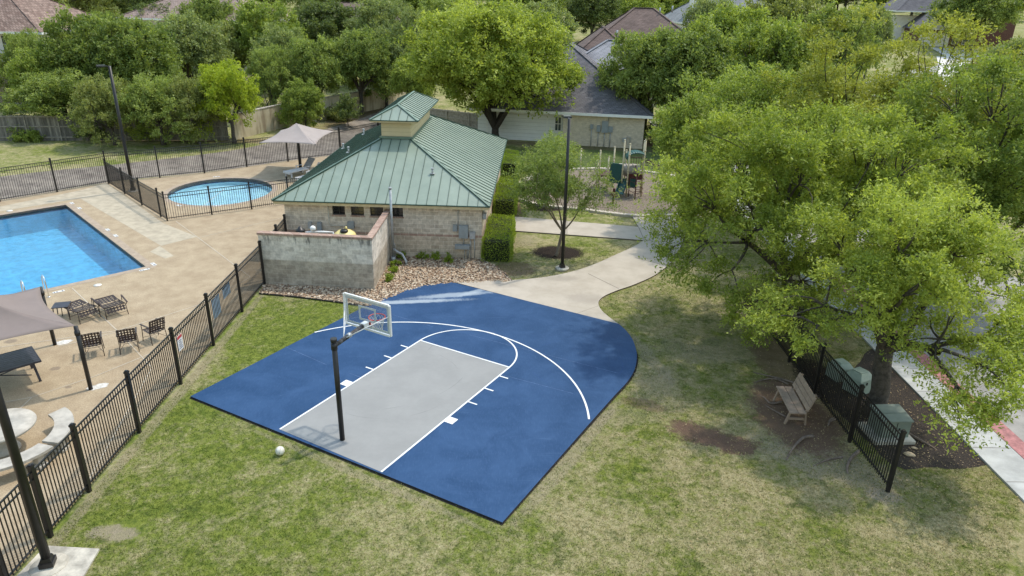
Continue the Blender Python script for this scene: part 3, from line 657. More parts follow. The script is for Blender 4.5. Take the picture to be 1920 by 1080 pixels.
ctl = thing('pump_control_box', 'low grey pump control cabinet against the clubhouse wall inside the enclosure', 'control cabinet', (-8.95, 30.65, 0))
MB().bx(-.45, .45, -.2, .2, .3, .95).bx(-.4, -.34, -.15, .15, 0, .3).bx(.34, .4, -.15, .15, 0, .3).build('cabinet', GBOX, ctl, bevel=.01); MB().bx(-.42, .42, -.225, -.202, .34, .91).build('cabinet_door', GBOX, ctl)
# vent pipe beside the enclosure
vp = thing('vent_pipe', 'tall grey steel vent pipe at the end of the block enclosure side wall', 'pipe', (-5.42, 30.5, 0))
MB().tube([(0, 0, .1), (0, 0, 3.35)], .055, 12).tube([(0, 0, 3.33), (0, 0, 3.42)], .068, 12).build('riser', GALV, vp)
MB().tube([(.02, 0, .55), (.18, -.05, .45), (.42, -.12, .36), (.60, -.3, .12), (.66, -.38, -.05)], .06, 10).build('branch_pipe', GALV, vp)
MB().lathe([(.12, -.05), (.12, .16), (.08, .2), (0, .2)], (0, -.05, 0), 14).tube([(.1, .02, 0), (.1, .02, .75), (.02, .02, .85)], .02, 8).build('pipe_base', GALV, vp)
MB().tube([(.0, .09, .3), (.0, .09, 2.3)], .02, 8).build('conduit', GALV, vp)
# ================================================================ METAL FENCES
def fence(name, pts, h, label, sp=.112, pw=.09, group=None, picket=.02, gate=None):
    p0 = pts[0]; root = thing(name, label, 'fence', (*p0, 0), 0, group)
    post = MB().box((0, 0, h / 2 + .02), (pw, pw, h + .16)).box((0, 0, h + .115), (pw + .022, pw + .022, .05)).box((0, 0, h + .15), (pw * .8, pw * .8, .03)).build('fence_post', black, root)
    for i, p in enumerate(pts):
        if i:
            o = post.copy(); S.collection.objects.link(o); o.parent = root
        else: o = post
        o.location = (p[0] - p0[0], p[1] - p0[1], 0)
        q = pts[min(i + 1, len(pts) - 1)] if i < len(pts) - 1 else pts[i - 1]; o.rotation_euler.z = math.atan2(q[1] - p[1], q[0] - p[0])
    for i in range(len(pts) - 1):
        a, c_ = np.array(pts[i]) - p0, np.array(pts[i + 1]) - p0; d = (c_ - a); L = np.linalg.norm(d); d /= L
        a2, c2 = a + d * (pw / 2 + .01), c_ - d * (pw / 2 + .01); mb = MB()
        for z in (h - .02, h - .20, .14): mb.bar((*a2, z), (*c2, z), .034, .03)
        k = max(1, int(round(np.linalg.norm(c2 - a2) / sp)))
        for j in range(k):
            q = a2 + (c2 - a2) * (j + .5) / k
            mb.box((q[0], q[1], (h + .05) / 2), (picket, picket, h - .06), math.atan2(d[1], d[0]))
        mb.build('fence_panel', black, root)
    return root
fence('metal_fence', [(-10.30, y) for y in (5.6, 8.3, 11.15, 12.63, 14.20, 16.73, 19.38, 22.0, 24.79, 27.42)], 1.75, 'black metal picket fence between pool deck and lawn, ending at the block enclosure', group='black metal picket fences')
fence('metal_fence', [(9.62, 14.79), (9.57, 16.94), (9.53, 19.44), (9.50, 21.6), (9.48, 24.0)], 1.62, 'black metal picket fence behind the brown bench, ending in a free post on the lawn', .10, .085, 'black metal picket fences')
fence('metal_fence', [(-39.3, 27.0), (-36.3, 30.5), (-33.7, 33.4), (-31.2, 35.9), (-28.81, 38.63), (-26.9, 40.83), (-25.02, 43.09), (-22.6, 44.62), (-20.31, 46.0), (-18.21, 47.95), (-15.95, 49.8), (-12.85, 52.4), (-10.6, 55.8), (-9.4, 59.5)], 1.85, 'black metal picket fence along the concrete drainage channel behind both pools', .115, .085, 'black metal picket fences')
fence('metal_fence', [(-24.95, 42.9), (-22.85, 40.7), (-20.75, 38.45), (-18.75, 36.4), (-18.1, 35.72), (-16.25, 36.95), (-14.5, 38.1), (-12.8, 39.35), (-10.9, 40.6)], 1.42, 'low black metal picket fence enclosing the round wading pool', .115, .075, 'black metal picket fences', .018)
fence('metal_fence', [(-10.32, 27.95), (-10.33, 29.6), (-10.4, 31.1)], 1.75, 'short black metal picket fence between the block enclosure and the clubhouse corner', .112, .09, 'black metal picket fences')
# mesh screen tied on the wading pool fence
# signs on the near fence
SIGNW = simple('sign_white', (.68, .68, .72), .5, .04, 3); SIGNR = simple('sign_red', (.45, .05, .07), .5, .05); INK = simple('sign_ink', (.06, .07, .14), .6); SIGNB = simple('sign_back', (.33, .45, .62), .5, .15, 6)
def fsign(y, z0, w, h, label, mat, text=True, x=-10.262):
    s_ = thing('fence_sign', label, 'sign', (x, y, z0))
    MB().bx(0, .006, -w / 2, w / 2, 0, h).build('sign_board', mat, s_)
    if text:
        MB().bx(.0065, .0085, -w / 2 + .01, w / 2 - .01, h - .11, h - .01).build('header', SIGNR, s_)
        t = MB()
        for i in range(5):
            ww = (w / 2 - .03) * R.uniform(.55, 1); t.bx(.0065, .0085, -ww, ww, h - .19 - i * .062, h - .165 - i * .062)
        t.build('lettering', INK, s_)
    return s_
fsign(19.72, .98, .32, .50, 'white sign with red header on the fence beside the court corner', SIGNW)
fsign(22.75, .72, .62, .72, 'larger blue sign seen on the fence, nearer of the two blue ones', SIGNB, False, -10.345)
fsign(23.75, 1.05, .7, .42, 'smaller wide blue sign on the fence close to the next post', SIGNB, False, -10.345)
# ================================================================ BASKETBALL HOOP
hoop = thing('basketball_hoop', 'black pole basketball hoop with clear backboard and red rim', 'basketball hoop', (*CT(0.0, .57), 0), AN)
# local frame: x along the baseline, y towards the court
MB().tube([(0, 0, 0), (0, 0, 3.02)], .07, 16).tube([(0, 0, 3.02), (0, 0, 3.12)], .085, 16).lathe([(.085, 2.80), (.085, 2.98)], n=16).build('pole', black, hoop)
by = 1.32; bz0, bz1, bw2 = 2.83, 3.73, .80
pad_ = simple('arm_wrap', (.06, .06, .065), .8, .9, 9, col2=(.015, .015, .016)); PW = simple('white_frame_paint', (.72, .73, .74), .45, .05)
MB().tube([(0, .05, 2.90), (0, by - .22, 3.02)], .058, 14, 0).tube([(0, .5, 2.955), (0, .62, 2.97)], .07, 14, 1).build('arm', [pad_, GALV], hoop)
MB().bx(-.07, .07, by - .22, by - .03, 2.95, 3.09).build('bracket', PW, hoop)
fr = MB()
for x in (-bw2, bw2): fr.bx(x - .025, x + .025, by - .025, by + .025, bz0, bz1)
for z in (bz0, bz1): fr.bx(-bw2 + .025, bw2 - .025, by - .025, by + .025, z - .025, z + .025)
bd = fr.build('backboard', PW, hoop)
m, n, bs, out = newmat('clear_board'); b = NB(n); n.nodes.remove(bs)
tr = b.new('ShaderNodeBsdfTransparent'); tr.inputs[0].default_value = (.90, .93, .95, 1); gl = b.new('ShaderNodeBsdfGlossy'); gl.inputs['Roughness'].default_value = .08
ms = b.new('ShaderNodeMixShader'); ms.inputs[0].default_value = .07; n.links.new(tr.outputs[0], ms.inputs[1]); n.links.new(gl.outputs[0], ms.inputs[2]); n.links.new(ms.outputs[0], out.inputs[0]); CLEAR = m
MB().bx(-bw2 + .03, bw2 - .03, by - .005, by + .005, bz0 + .03, bz1 - .03).build('clear_panel', CLEAR, bd)
tg = MB(); y0_, y1_ = by + .006, by + .009
def rectf(mb, x0, x1, z0, z1, w):
    mb.bx(x0, x1, y0_, y1_, z0, z0 + w); mb.bx(x0, x1, y0_, y1_, z1 - w, z1); mb.bx(x0, x0 + w, y0_, y1_, z0 + w, z1 - w); mb.bx(x1 - w, x1, y0_, y1_, z0 + w, z1 - w)
rectf(tg, -.305, .305, 3.06, 3.50, .06); rectf(tg, -bw2 + .05, bw2 - .05, bz0 + .05, bz1 - .05, .06)
tg.build('target_lines', PW, bd)
for s_ in (-1, 1): MB().tube([(s_ * .05, .42, 2.98), (s_ * (bw2 - .02), by - .03, 3.42)], .014, 6).tube([(s_ * .05, .42, 2.98), (s_ * (bw2 - .02), by - .03, bz0 + .1)] if s_ < 0 else [(.05, .42, 2.98), (.06, .45, 2.98)], .012, 6).build('brace', PW, hoop)
RIMR = simple('rim_red', (.50, .045, .03), .45, .1, 9)
rc = (0, VB - .57); MB().tube([(rc[0] + .228 * math.cos(a), rc[1] + .228 * math.sin(a), 3.05) for a in np.linspace(0, 2 * PI, 28)[:-1]], .015, 6, closed=True).bx(-.09, .09, by + .01, by + .03, 2.94, 3.08).bx(-.05, .05, by + .03, rc[1] - .21, 3.03, 3.05).bar((-.07, by + .03, 2.96), (-.12, rc[1] - .15, 3.04), .012, .012).bar((.07, by + .03, 2.96), (.12, rc[1] - .15, 3.04), .012, .012).build('rim', RIMR, hoop)
ne = MB(); NS = 12
prof = [(.222, 3.04), (.19, 2.93), (.155, 2.81), (.135, 2.70), (.13, 2.62)]
for i in range(NS):
    for s_ in (1, -1):
        ne.tube([(rc[0] + r_ * math.cos(2 * PI * i / NS + s_ * .26 * k), rc[1] + r_ * math.sin(2 * PI * i / NS + s_ * .26 * k), z_) for k, (r_, z_) in enumerate(prof)], .0045, 4, cap=False)
ne.build('net', simple('net_white', (.72, .72, .72), .8), hoop)
# ball
m, n, bs, _ = newmat('worn_ball'); b = NB(n)
wv = b.new('ShaderNodeTexWave'); wv.inputs['Scale'].default_value = 3.2; n.links.new(b.tc.outputs['Object'], wv.inputs[0])
c = b.mix(b.ramp(b.noise(14, 4), .35, .7), (.60, .58, .50), (.74, .74, .70)); c = b.mix(b.ramp(wv.outputs[1], .03, .0), c, (.30, .29, .24)); n.links.new(c, bs.inputs['Base Color']); bs.inputs['Roughness'].default_value = .6
bx_, by_ = G(525, 846, .05)
bl_ = MB().lathe([(.122 * math.sin(PI * i / 14), -.122 * math.cos(PI * i / 14)) for i in range(15)], n=24).build('basketball', m, None, (bx_, by_, .062)); bl_.rotation_euler = (.5, .3, .2)
tag(bl_, 'faded white ball lying on the grass just off the end of the court', 'ball')
# ================================================================ LIGHT POLES
LENS = simple('lamp_lens', (.55, .55, .52), .3)
def lightpole(x, y, h, r, hd, label, base='round', z=0):
    t = thing('light_pole', label, 'light pole', (x, y, z))
    MB().tube([(0, 0, .04), (0, 0, h)], [r, r * .82], 14).build('pole', black, t)
    if base == 'round': MB().lathe([(.30, -.06), (.30, .035), (.28, .05), (0, .05)], n=24).build('footing', PAD, t)
    else: MB().lathe([(.36, -.01), (.36, .018), (0, .018)], n=28).build('footing', PAD, t)
    MB().box((0, 0, .10), (r * 2.9, r * 2.9, .11), .3).box((0, 0, .2), (r * 2.4, r * 2.4, .09), .3, 0, .8).build('base_cover', black, t)
    hh = MB().bar((0, 0, h - .03), (.22 * math.cos(hd), .22 * math.sin(hd), h), .06, .06).box((.42 * math.cos(hd), .42 * math.sin(hd), h + .02), (.46, .34, .08), hd, 0, .9).build('lamp_head', black, t)
    MB().box((.42 * math.cos(hd), .42 * math.sin(hd), h - .025), (.36, .26, .008), hd).build('lens', LENS, hh)
    return t
x_, y_ = G(1054, 503); lightpole(x_, y_, 6.62, .075, math.radians(100), 'tall black light pole by the curved footpath and small tree')
x_, y_ = G(250, 358); lightpole(x_, y_, 7.15, .10, math.radians(205), 'tall black light pole inside the wading pool fence')
x_, y_ = G(91, 1060); lightpole(x_, y_, 6.8, .095, math.radians(190), 'thick black light pole on a square concrete pad, nearest the camera', 'pad', -.008)
# ================================================================ SHADE CANOPIES
FAB = simple('taupe_shade_fabric', (.205, .168, .158), .85, .05, 1.2, bump=.15, bscale=120); FAB2 = simple('light_taupe_fabric', (.345, .300, .285), .85, .05, 1.2)
def canopy(t, corners, apex, mat, pull=.13, sag=.12):
    mb = MB(); n_, m_ = 18, 10; A = np.array(apex)
    for i in range(4):
        p, q = np.array(corners[i]), np.array(corners[(i + 1) % 4]); vs = []
        for j in range(n_ + 1):
            s_ = j / n_; E = p + (q - p) * s_; k = pull * 4 * s_ * (1 - s_); C = A.copy(); C[2] = E[2]
            E = E + (C - E) * k
            for k2 in range(m_ + 1):
                t2 = k2 / m_; Q = A + (E - A) * t2; Q[2] -= sag * math.sin(PI * t2) * (1 + .6 * math.sin(PI * s_)); Q[2] += .10 * k * t2 * 2
                vs.append(tuple(Q))
        mb.add(vs, [(j * (m_ + 1) + k2, j * (m_ + 1) + k2 + 1, (j + 1) * (m_ + 1) + k2 + 1, (j + 1) * (m_ + 1) + k2) for j in range(n_) for k2 in range(m_)], 0, True)
    o = mb.build('canopy_fabric', mat, t); s_ = o.modifiers.new('s', 'SOLIDIFY'); s_.thickness = .006; return o
cn = thing('shade_canopy', 'taupe fabric shade canopy on four black posts over the dark table', 'shade canopy', (0, 0, 0))
crn = [(-12.82, 18.87), (-15.62, 21.72), (-18.5, 19.0), (-15.7, 16.15)]
canopy(cn, [(*q, 2.16) for q in crn], (-15.66, 18.93, 3.05), FAB)
for q in crn: MB().tube([(*q, 0), (*q, 2.14)], .062, 12).tube([(*q, 1.86), (*q, 1.98)], .08, 12).build('post', black, cn)
cn = thing('shade_canopy', 'pale taupe umbrella canopy on one black post behind the wading pool', 'shade canopy', (-14.24, 46.9, 0))
canopy(cn, [(-1.85, -2.1, 2.3), (1.78, -2.25, 2.3), (1.85, 2.35, 2.3), (-1.8, 2.3, 2.3)], (0, 0, 3.2), FAB2, .12, .08)
MB().tube([(0, 0, 0), (0, 0, 3.15)], .10, 12).bar((0, 0, 2.95), (1.75, -2.2, 2.27), .05, .06).bar((0, 0, 2.95), (-1.8, -2.05, 2.27), .05, .06).bar((0, 0, 2.95), (1.8, 2.3, 2.27), .05, .06).bar((0, 0, 2.95), (-1.75, 2.25, 2.27), .05, .06).build('post', black, cn)
# ================================================================ PATIO FURNITURE
BRZ = simple('bronze_frame', (.040, .026, .022), .45, .15, 8); STRAP = simple('dark_vinyl_strap', (.036, .022, .021), .55, .2, 14)
def lattice(mb, o, u, v, w, h, nu, nv, sw, sag=0, m=0):
    o, u, v = Vector(o), Vector(u).normalized(), Vector(v).normalized(); nrm = u.cross(v)
    def P(a, b_): return o + u * a + v * b_ - nrm * (sag * 4 * (a / w) * (1 - a / w))
    for i in range(nu):
        a = w * (i + .5) / nu; pr = [P(a, h * k / 6) for k in range(7)]
        for k in range(6):
            off_ = nrm * (.003 if (k + i) % 2 else -.003); mb.bar(pr[k] + off_, pr[k + 1] + off_, sw, .004, m, nrm)
    for j in range(nv):
        b_ = h * (j + .5) / nv; pr = [P(w * k / 6, b_) for k in range(7)]
        for k in range(6): mb.bar(pr[k], pr[k + 1], sw, .005, m, nrm)
def chair(label, x, y, rz):
    t = thing('patio_chair', label, 'chair', (x, y, 0), rz, 'woven strap patio chairs')
    w, d = .54, .50; s_ = MB(); lattice(s_, (-w / 2, -d / 2, .42), (1, 0, 0), (0, 1, -.06), w, d, 5, 5, .056, .02); s_.build('seat', STRAP, t)
    k = MB(); lattice(k, (-w / 2, d / 2 - .01, .42), (1, 0, 0), (0, .25, .97), w, .48, 6, 5, .046, -.03); k.build('backrest', STRAP, t)
    for sx in (-1, 1):
        MB().tube([(sx * w / 2, -d / 2, .60), (sx * w / 2, -d / 2, .40), (sx * (w / 2 + .01), -d / 2 - .04, 0)], .013, 6).build('leg', BRZ, t)
        MB().tube([(sx * w / 2, d / 2 + .125, .90), (sx * w / 2, d / 2, .42), (sx * (w / 2 + .01), d / 2 + .08, 0)], .013, 6).build('leg', BRZ, t)
        MB().bar((sx * (w / 2 + .015), -d / 2 - .03, .64), (sx * (w / 2 + .015), d / 2 + .05, .66), .05, .02).build('armrest', BRZ, t)
    f = MB().tube([(-w / 2, -d / 2, .415), (w / 2, -d / 2, .415)], .012, 6).tube([(-w / 2, d / 2 + .125, .90), (0, d / 2 + .15, .925), (w / 2, d / 2 + .125, .90)], .013, 6).tube([(-w / 2, d / 2, .41), (w / 2, d / 2, .41)], .012, 6)
    f.tube([(-w / 2, -d / 2, .14), (-w / 4, 0, .22), (w / 4, 0, .22), (w / 2, -d / 2, .14)], .008, 6).tube([(-w / 2, d / 2 + .05, .14), (-w / 4, 0, .22), (w / 4, 0, .22), (w / 2, d / 2 + .05, .14)], .008, 6)
    f.build('frame', BRZ, t); return t
x_, y_ = G(175, 668); c1 = chair('dark woven strap patio chair beside the canopy post', x_ - .05, y_ + .2, math.radians(209))
for (px, py, rz, lb) in [(240, 659, 207, 'dark woven strap patio chair, middle of the three by the fence'), (288, 642, 234, 'dark woven strap patio chair turned sideways, nearest the metal fence')]:
    x_, y_ = G(px, py); dup(c1, (x_ - .02, y_ + .18, 0), math.radians(rz), lb, 'woven strap patio chairs')
def lounger(label, x, y, rz):
    t = thing('lounge_chair', label, 'lounge chair', (x, y, 0), rz, 'reclined woven lounge chairs')
    w = .72; s_ = MB(); lattice(s_, (-w / 2, -.25, .43), (1, 0, 0), (0, 1, -.10), w, .62, 6, 5, .066, .02); s_.build('seat', STRAP, t)
    k = MB(); lattice(k, (-w / 2, .36, .40), (1, 0, 0), (0, 1, .06), w, .50, 6, 4, .066, .02); k.build('footrest', STRAP, t)
    b2 = MB(); lattice(b2, (-w / 2 + .03, -.27, .40), (1, 0, 0), (0, -.5, -.85), w - .06, .20, 6, 2, .05, .03); b2.build('backrest', STRAP, t)
    for sx in (-1, 1):
        for yy in (-.30, .30, .82): MB().tube([(sx * w / 2, yy, .43 if yy < .5 else .40), (sx * (w / 2 + .02), yy + (-.05 if yy < 0 else .03), 0)], .014, 6).build('leg', BRZ, t)
        MB().bar((sx * (w / 2 + .05), -.38, .50), (sx * (w / 2 + .05), .12, .64), .05, .025).bar((sx * (w / 2 + .03), .10, .42), (sx * (w / 2 + .05), .11, .63), .02, .02).bar((sx * (w / 2 + .02), -.34, .42), (sx * (w / 2 + .05), -.34, .51), .02, .02).build('armrest', BRZ, t)
    f = MB()
    for sx in (-1, 1): f.tube([(sx * w / 2, -.28, .44), (sx * w / 2, .37, .385), (sx * w / 2, .87, .42)], .014, 6)
    f.tube([(-w / 2, -.28, .445), (0, -.33, .455), (w / 2, -.28, .445)], .017, 6).tube([(-w / 2, .87, .42), (w / 2, .87, .42)], .015, 6).tube([(-w / 2, .3, .12), (w / 2, .3, .12)], .009, 6).tube([(-w / 2, -.33, .14), (w / 2, -.33, .14)], .009, 6).build('frame', BRZ, t); return t
x_, y_ = G(150, 600); l1 = lounger('dark woven lounge chair partly hidden by the shade canopy edge', x_ + .12, y_ + .15, math.radians(58))
x_, y_ = G(209, 592); dup(l1, (x_ + .04, y_ + .12, 0), math.radians(48), 'dark woven lounge chair standing clear of the canopy, near the pool edge', 'reclined woven lounge chairs')
SLAT = simple('dark_slat_top', (.035, .037, .055), .5, .2, 6)
tb = thing('patio_table', 'dark slatted rectangular table under the taupe shade canopy', 'table', (-15.66, 19.05, 0), math.atan2(-.69, -.73))
t_ = MB()
for i in range(9): t_.bx(-1.05, 1.05, -.60 + i * .1345, -.60 + i * .1345 + .124, .70, .72)
t_.build('table_top', SLAT, tb); MB().bx(-1.07, 1.07, -.63, -.602, .67, .725).bx(-1.07, 1.07, .612, .64, .67, .725).bx(-1.07, -1.052, -.60, .61, .67, .725).bx(1.052, 1.07, -.60, .61, .67, .725).build('frame', SLAT, tb); MB().tube([(-.75, -.45, .25), (0, 0, .32), (.75, .45, .25)], .018, 6).tube([(-.75, .45, .25), (0, 0, .32), (.75, -.45, .25)], .018, 6).build('stretcher', SLAT, tb)
for sx in (-1, 1):
    for sy in (-1, 1): MB().bar((sx * .85, sy * .5, .68), (sx * .92, sy * .55, 0), .07, .05).build('leg', SLAT, tb)
st = thing('side_table', 'small dark side table beside the canopy edge and lounge chair', 'side table', (-16.65, 24.0, 0), .3)
MB().bx(-.27, .27, -.27, .27, .44, .465).build('table_top', SLAT, st)
for sx in (-1, 1):
    for sy in (-1, 1): MB().bar((sx * .22, sy * .22, .44), (sx * .26, sy * .26, 0), .03, .03).build('leg', SLAT, st)
# stone table and curved benches
STONE = simple('cast_stone', (.43, .405, .36), .9, .14, 3.5, bump=.5, bscale=40)
SC = (-13.35, 15.72)
sb = thing('stone_table', 'round cast stone picnic table with thick pedestal behind the metal fence', 'table', (*SC, 0))
MB().lathe([(.02, .68), (.78, .68), (.84, .70), (.86, .74), (.84, .78), (.035, .78), (.035, .75)], n=48).build('table_top', STONE, sb)
MB().lathe([(.36, 0), (.36, .08), (.28, .12), (.22, .2), (.17, .35), (.22, .52), (.33, .62), (.36, .679)], n=28).build('pedestal', STONE, sb)
def cbench(a0, a1, label):
    t = thing('curved_stone_bench', label, 'bench', (*SC, 0), 0, 'curved stone benches around the stone table')
    a0, a1 = math.radians(a0), math.radians(a1); n_ = 16
    po = [(1.66 * math.cos(a0 + (a1 - a0) * i / n_), 1.66 * math.sin(a0 + (a1 - a0) * i / n_)) for i in range(n_ + 1)] + [(1.20 * math.cos(a1 + (a0 - a1) * i / n_), 1.20 * math.sin(a1 + (a0 - a1) * i / n_)) for i in range(n_ + 1)]
    MB().prism(po, .39, .46, bottom=True).build('seat', STONE, t, bevel=.012)
    for k in (.16, .84):
        a = a0 + (a1 - a0) * k; o = MB().box((0, 0, .04), (.36, .26, .08)).box((0, 0, .21), (.26, .18, .26), 0, 0, .95).box((0, 0, .36), (.34, .24, .058)).build('leg', STONE, t, (1.43 * math.cos(a), 1.43 * math.sin(a), 0), bevel=.015); o.rotation_euler.z = a
cbench(-9, 60, 'curved stone bench on the far right side of the stone table'); cbench(-84, -14, 'curved stone bench on the near side of the stone table, closest to the fence'); cbench(136, 200, 'curved stone bench on the far side of the stone table at the picture edge')
# pool hand rails
CHR = simple('chrome', (.75, .77, .8), .12, .05, 3, metal=1)
for k, (px, py, lb) in enumerate([(92, 557, 'right one of the two chrome pool grab rails'), (53, 568, 'left one of the two chrome pool grab rails')]):
    x_, y_ = G(px, py); t = thing('pool_rail', lb, 'pool rail', (x_, y_, 0), math.atan2(-e1[1], -e1[0]), 'chrome grab rails at the pool edge')
    MB().tube(smooth_path([(0, 0, 0), (0, 0, .5), (.08, 0, .76), (.28, 0, .84), (.50, 0, .70), (.62, 0, .30), (.64, 0, -.35)], 6), .024, 10).build('rail', CHR, t)
    MB().lathe([(.06, 0), (.055, .02), (.03, .025)], n=14).build('rail_collar', CHR, t)
# white loungers under the far canopy
WL = simple('white_resin', (.62, .62, .64), .5, .08, 5); GSL = simple('grey_sling', (.24, .235, .24), .7, .1, 8)
def wlounger(x, y, rz, lb):
    t = thing('sun_lounger', lb, 'sun lounger', (x, y, 0), rz, 'white sun loungers under the far canopy')
    MB().bx(-.33, .33, -1.2, .3, .30, .36).bx(-.35, .35, -1.22, -1.14, .22, .37).build('bed', WL, t, bevel=.01)
    MB().add([(-.33, .3, .34), (.33, .3, .34), (.33, .85, .95), (-.33, .85, .95), (-.33, .34, .30), (.33, .34, .30), (.33, .89, .92), (-.33, .89, .92)], [(0, 1, 2, 3), (7, 6, 5, 4), (4, 5, 1, 0), (5, 6, 2, 1), (6, 7, 3, 2), (7, 4, 0, 3)]).build('backrest', GSL, t)
    for sx in (-1, 1):
        for yy in (-1.05, .25): MB().bx(sx * .3 - .03, sx * .3 + .03, yy - .04, yy + .04, 0, .30).build('leg', WL, t)
        MB().bx(sx * .38 - .03, sx * .38 + .03, -.2, .3, .50, .53).bx(sx * .38 - .02, sx * .38 + .02, -.18, -.14, .3, .5).build('armrest', WL, t)
    return t
x_, y_ = G(548, 330); wlounger(x_ + .5, y_ + .6, math.radians(-38), 'white sun lounger with grey raised back, farther left of the pair under the far canopy')
x_, y_ = G(560, 338); wlounger(x_ + .9, y_ + .2, math.radians(-30), 'white sun lounger with grey raised back, half hidden by the green roof edge')
# depth markers on the deck
DM = simple('marker_white', (.66, .66, .63), .6, .15, 9)
def marker(px, py, rz, lb, w=.42, d=.16):
    x_, y_ = G(px, py); t = thing('depth_marker', lb, 'depth marker', (x_, y_, .0075), rz, 'white depth marker tiles around the pools')
    MB().bx(-w / 2, w / 2, -d / 2, d / 2, 0, .003).build('tile', DM, t)
    q = MB()
    for i in range(4):
        if i != 1: q.bx(-w / 2 + .05 + i * .095, -w / 2 + .10 + i * .095, -.045, .045, .0032, .0045)
    q.build('marking', INK, t)
am = math.atan2(e2[1], e2[0]); an_ = math.atan2(e1[1], e1[0])
for px, py, a, lb in [(135, 381, an_, 'white marker tile near the pool corner farthest away'), (149, 390.5, an_ , 'second white marker tile from the far pool corner'), (202, 431, an_, 'white marker tile midway along the long pool side, upper one'), (217, 442, an_, 'white marker tile midway along the long pool side, lower one'), (288, 495.5, an_, 'white marker tile just outside the near pool corner'), (271, 506, am, 'white marker tile on the short pool side by the corner'), (110, 547, am, 'white marker tile by the chrome grab rails'), (406, 331.5, .5, 'white marker tile behind the round wading pool'), (335, 385.5, -.6, 'white marker tile left in front of the wading pool'), (407, 386, .3, 'white marker tile right in front of the wading pool')]:
    marker(px, py, a, lb)
for px, py, lb in [(183, 535, 'round white skimmer lid on the deck right of the grab rails'), (18, 395.5, 'round white skimmer lid on the deck beyond the pool')]:
    x_, y_ = G(px, py); o = MB().lathe([(.155, 0), (.155, .008), (0, .009)], n=24).build('skimmer_lid', DM, None, (x_, y_, .007)); tag(o, lb, 'skimmer lid', 'round skimmer lids')
# ================================================================ BENCH, UTILITY BOXES
WOODP = simple('brown_composite', (.30, .225, .175), .75, .14, 7, bump=.3, bscale=70); WOODL = simple('tan_composite', (.29, .215, .16), .8, .1, 7)
bn = thing('park_bench', 'brown plank park bench facing the court from beside the metal fence', 'bench', (8.40, 18.40, -.06), math.radians(-94))
# local: x along length (left end = far), y = behind
MB().bx(-.76, .76, -.27, -.03, .43, .47).bx(-.76, .76, -.015, .20, .43, .47).build('seat', WOODP, bn, bevel=.006)
bk = MB()
for i in range(3): bk.bar((-.76, .245 + i * .052, .60 + i * .155), (.76, .245 + i * .052, .60 + i * .155), .04, .148, 0, (0, .32, .95))
bk.build('backrest', WOODP, bn, bevel=.006)
for s_ in (-1, 1):
    x = s_ * .62
    MB().bar((x, -.20, .43), (x, -.31, 0), .07, .05).build('leg', WOODL, bn); MB().bar((x, .40, 1.0), (x, .22, .42), .06, .05).bar((x, .22, .43), (x, .27, 0), .07, .05).build('leg', WOODL, bn)
    MB().bx(x - .02, x + .02, -.24, .24, .16, .23).bx(x - .02, x + .02, -.24, .24, .355, .428).build('cross_brace', WOODL, bn)
UG = simple('utility_green', (.185, .225, .195), .6, .07, 3); UGL = simple('utility_pale_green', (.30, .37, .32), .6, .08, 3)
ut = thing('transformer_box', 'square grey green transformer cabinet on a concrete slab by the fence end', 'utility box', (10.80, 17.38, -.06), .06); ut.scale = (.84, .84, .92)
MB().bx(-.72, .66, -.66, .56, 0, .12).build('slab', PAD, ut, bevel=.01)
MB().bx(-.44, .52, -.42, .44, .12, .68).build('cabinet', UG, ut, bevel=.012)
MB().add([(-.47, -.46, .68), (.55, -.46, .68), (.55, .48, .68), (-.47, .48, .68), (-.47, -.46, .72), (.55, -.46, .72), (.55, .48, .80), (-.47, .48, .80)], [(3, 2, 1, 0), (4, 5, 6, 7), (0, 1, 5, 4), (1, 2, 6, 5), (2, 3, 7, 6), (3, 0, 4, 7)]).bx(-.47, .55, -.02, .0, .765, .772).build('lid', UG, ut)
MB().bx(.03, .05, -.428, -.42, .16, .66).bx(.12, .16, -.44, -.42, .38, .46).build('door_seam', black, ut)
def dome(x, y, w, h, lb, rz):
    t = thing('utility_pedestal', lb, 'utility box', (x, y, -.06), rz, 'pale green utility pedestals under the street tree')
    MB().box((0, 0, h * .36), (w, w, h * .72), 0, 0, .96).build('housing', UGL, t, bevel=.03); MB().box((0, 0, h * .86), (w * 1.02, w * 1.02, h * .28), 0, 0, .62).box((0, 0, h * 1.02), (w * .56, w * .56, .03)).build('cover', UGL, t, bevel=.03)
    MB().bx(-.012, .012, -w / 2 - .02, -w / 2 + .01, h * .5, h * .62).build('lock', black, t)
x_, y_ = G(1606, 737); dome(x_ + .1, y_ + .25, .62, .72, 'pale green domed utility pedestal touching the thick tree trunk', .5)
x_, y_ = G(1578, 712); dome(x_ + .0, y_ + .25, .58, .60, 'lower pale green utility pedestal farther from the thick tree trunk', .3)
# ================================================================ WOODEN AND STUCCO FENCES
GW = simple('grey_weathered_wood', (.16, .145, .13), .95, .35, 2.5, bump=.5, bscale=30); GWL = simple('grey_rail_wood', (.26, .24, .215), .9, .25, 4)
def plankmat():
    m, n, bs, _ = newmat('plank_boards'); b = NB(n); sx = b.new('ShaderNodeSeparateXYZ'); n.links.new(b.tc.outputs['Object'], sx.inputs[0])
    q = b.math('FLOOR', b.math('DIVIDE', sx.outputs[0], .142)); wn = b.new('ShaderNodeTexWhiteNoise', noise_dimensions='1D'); n.links.new(q, wn.inputs['W'])
    c = b.mix(wn.outputs[0], (.10, .095, .09), (.26, .245, .225)); c = b.mix(1.0, c, b.mix(b.ramp(b.noise(3, 6, .7, b.mapping((0, 0, 0), (0, 0, 0), (6, 6, .8))), .3, .7), (.65,) * 3, (1.2,) * 3), 'MULTIPLY')
    n.links.new(c, bs.inputs['Base Color']); bs.inputs['Roughness'].default_value = .95; return m
PLANK = plankmat()
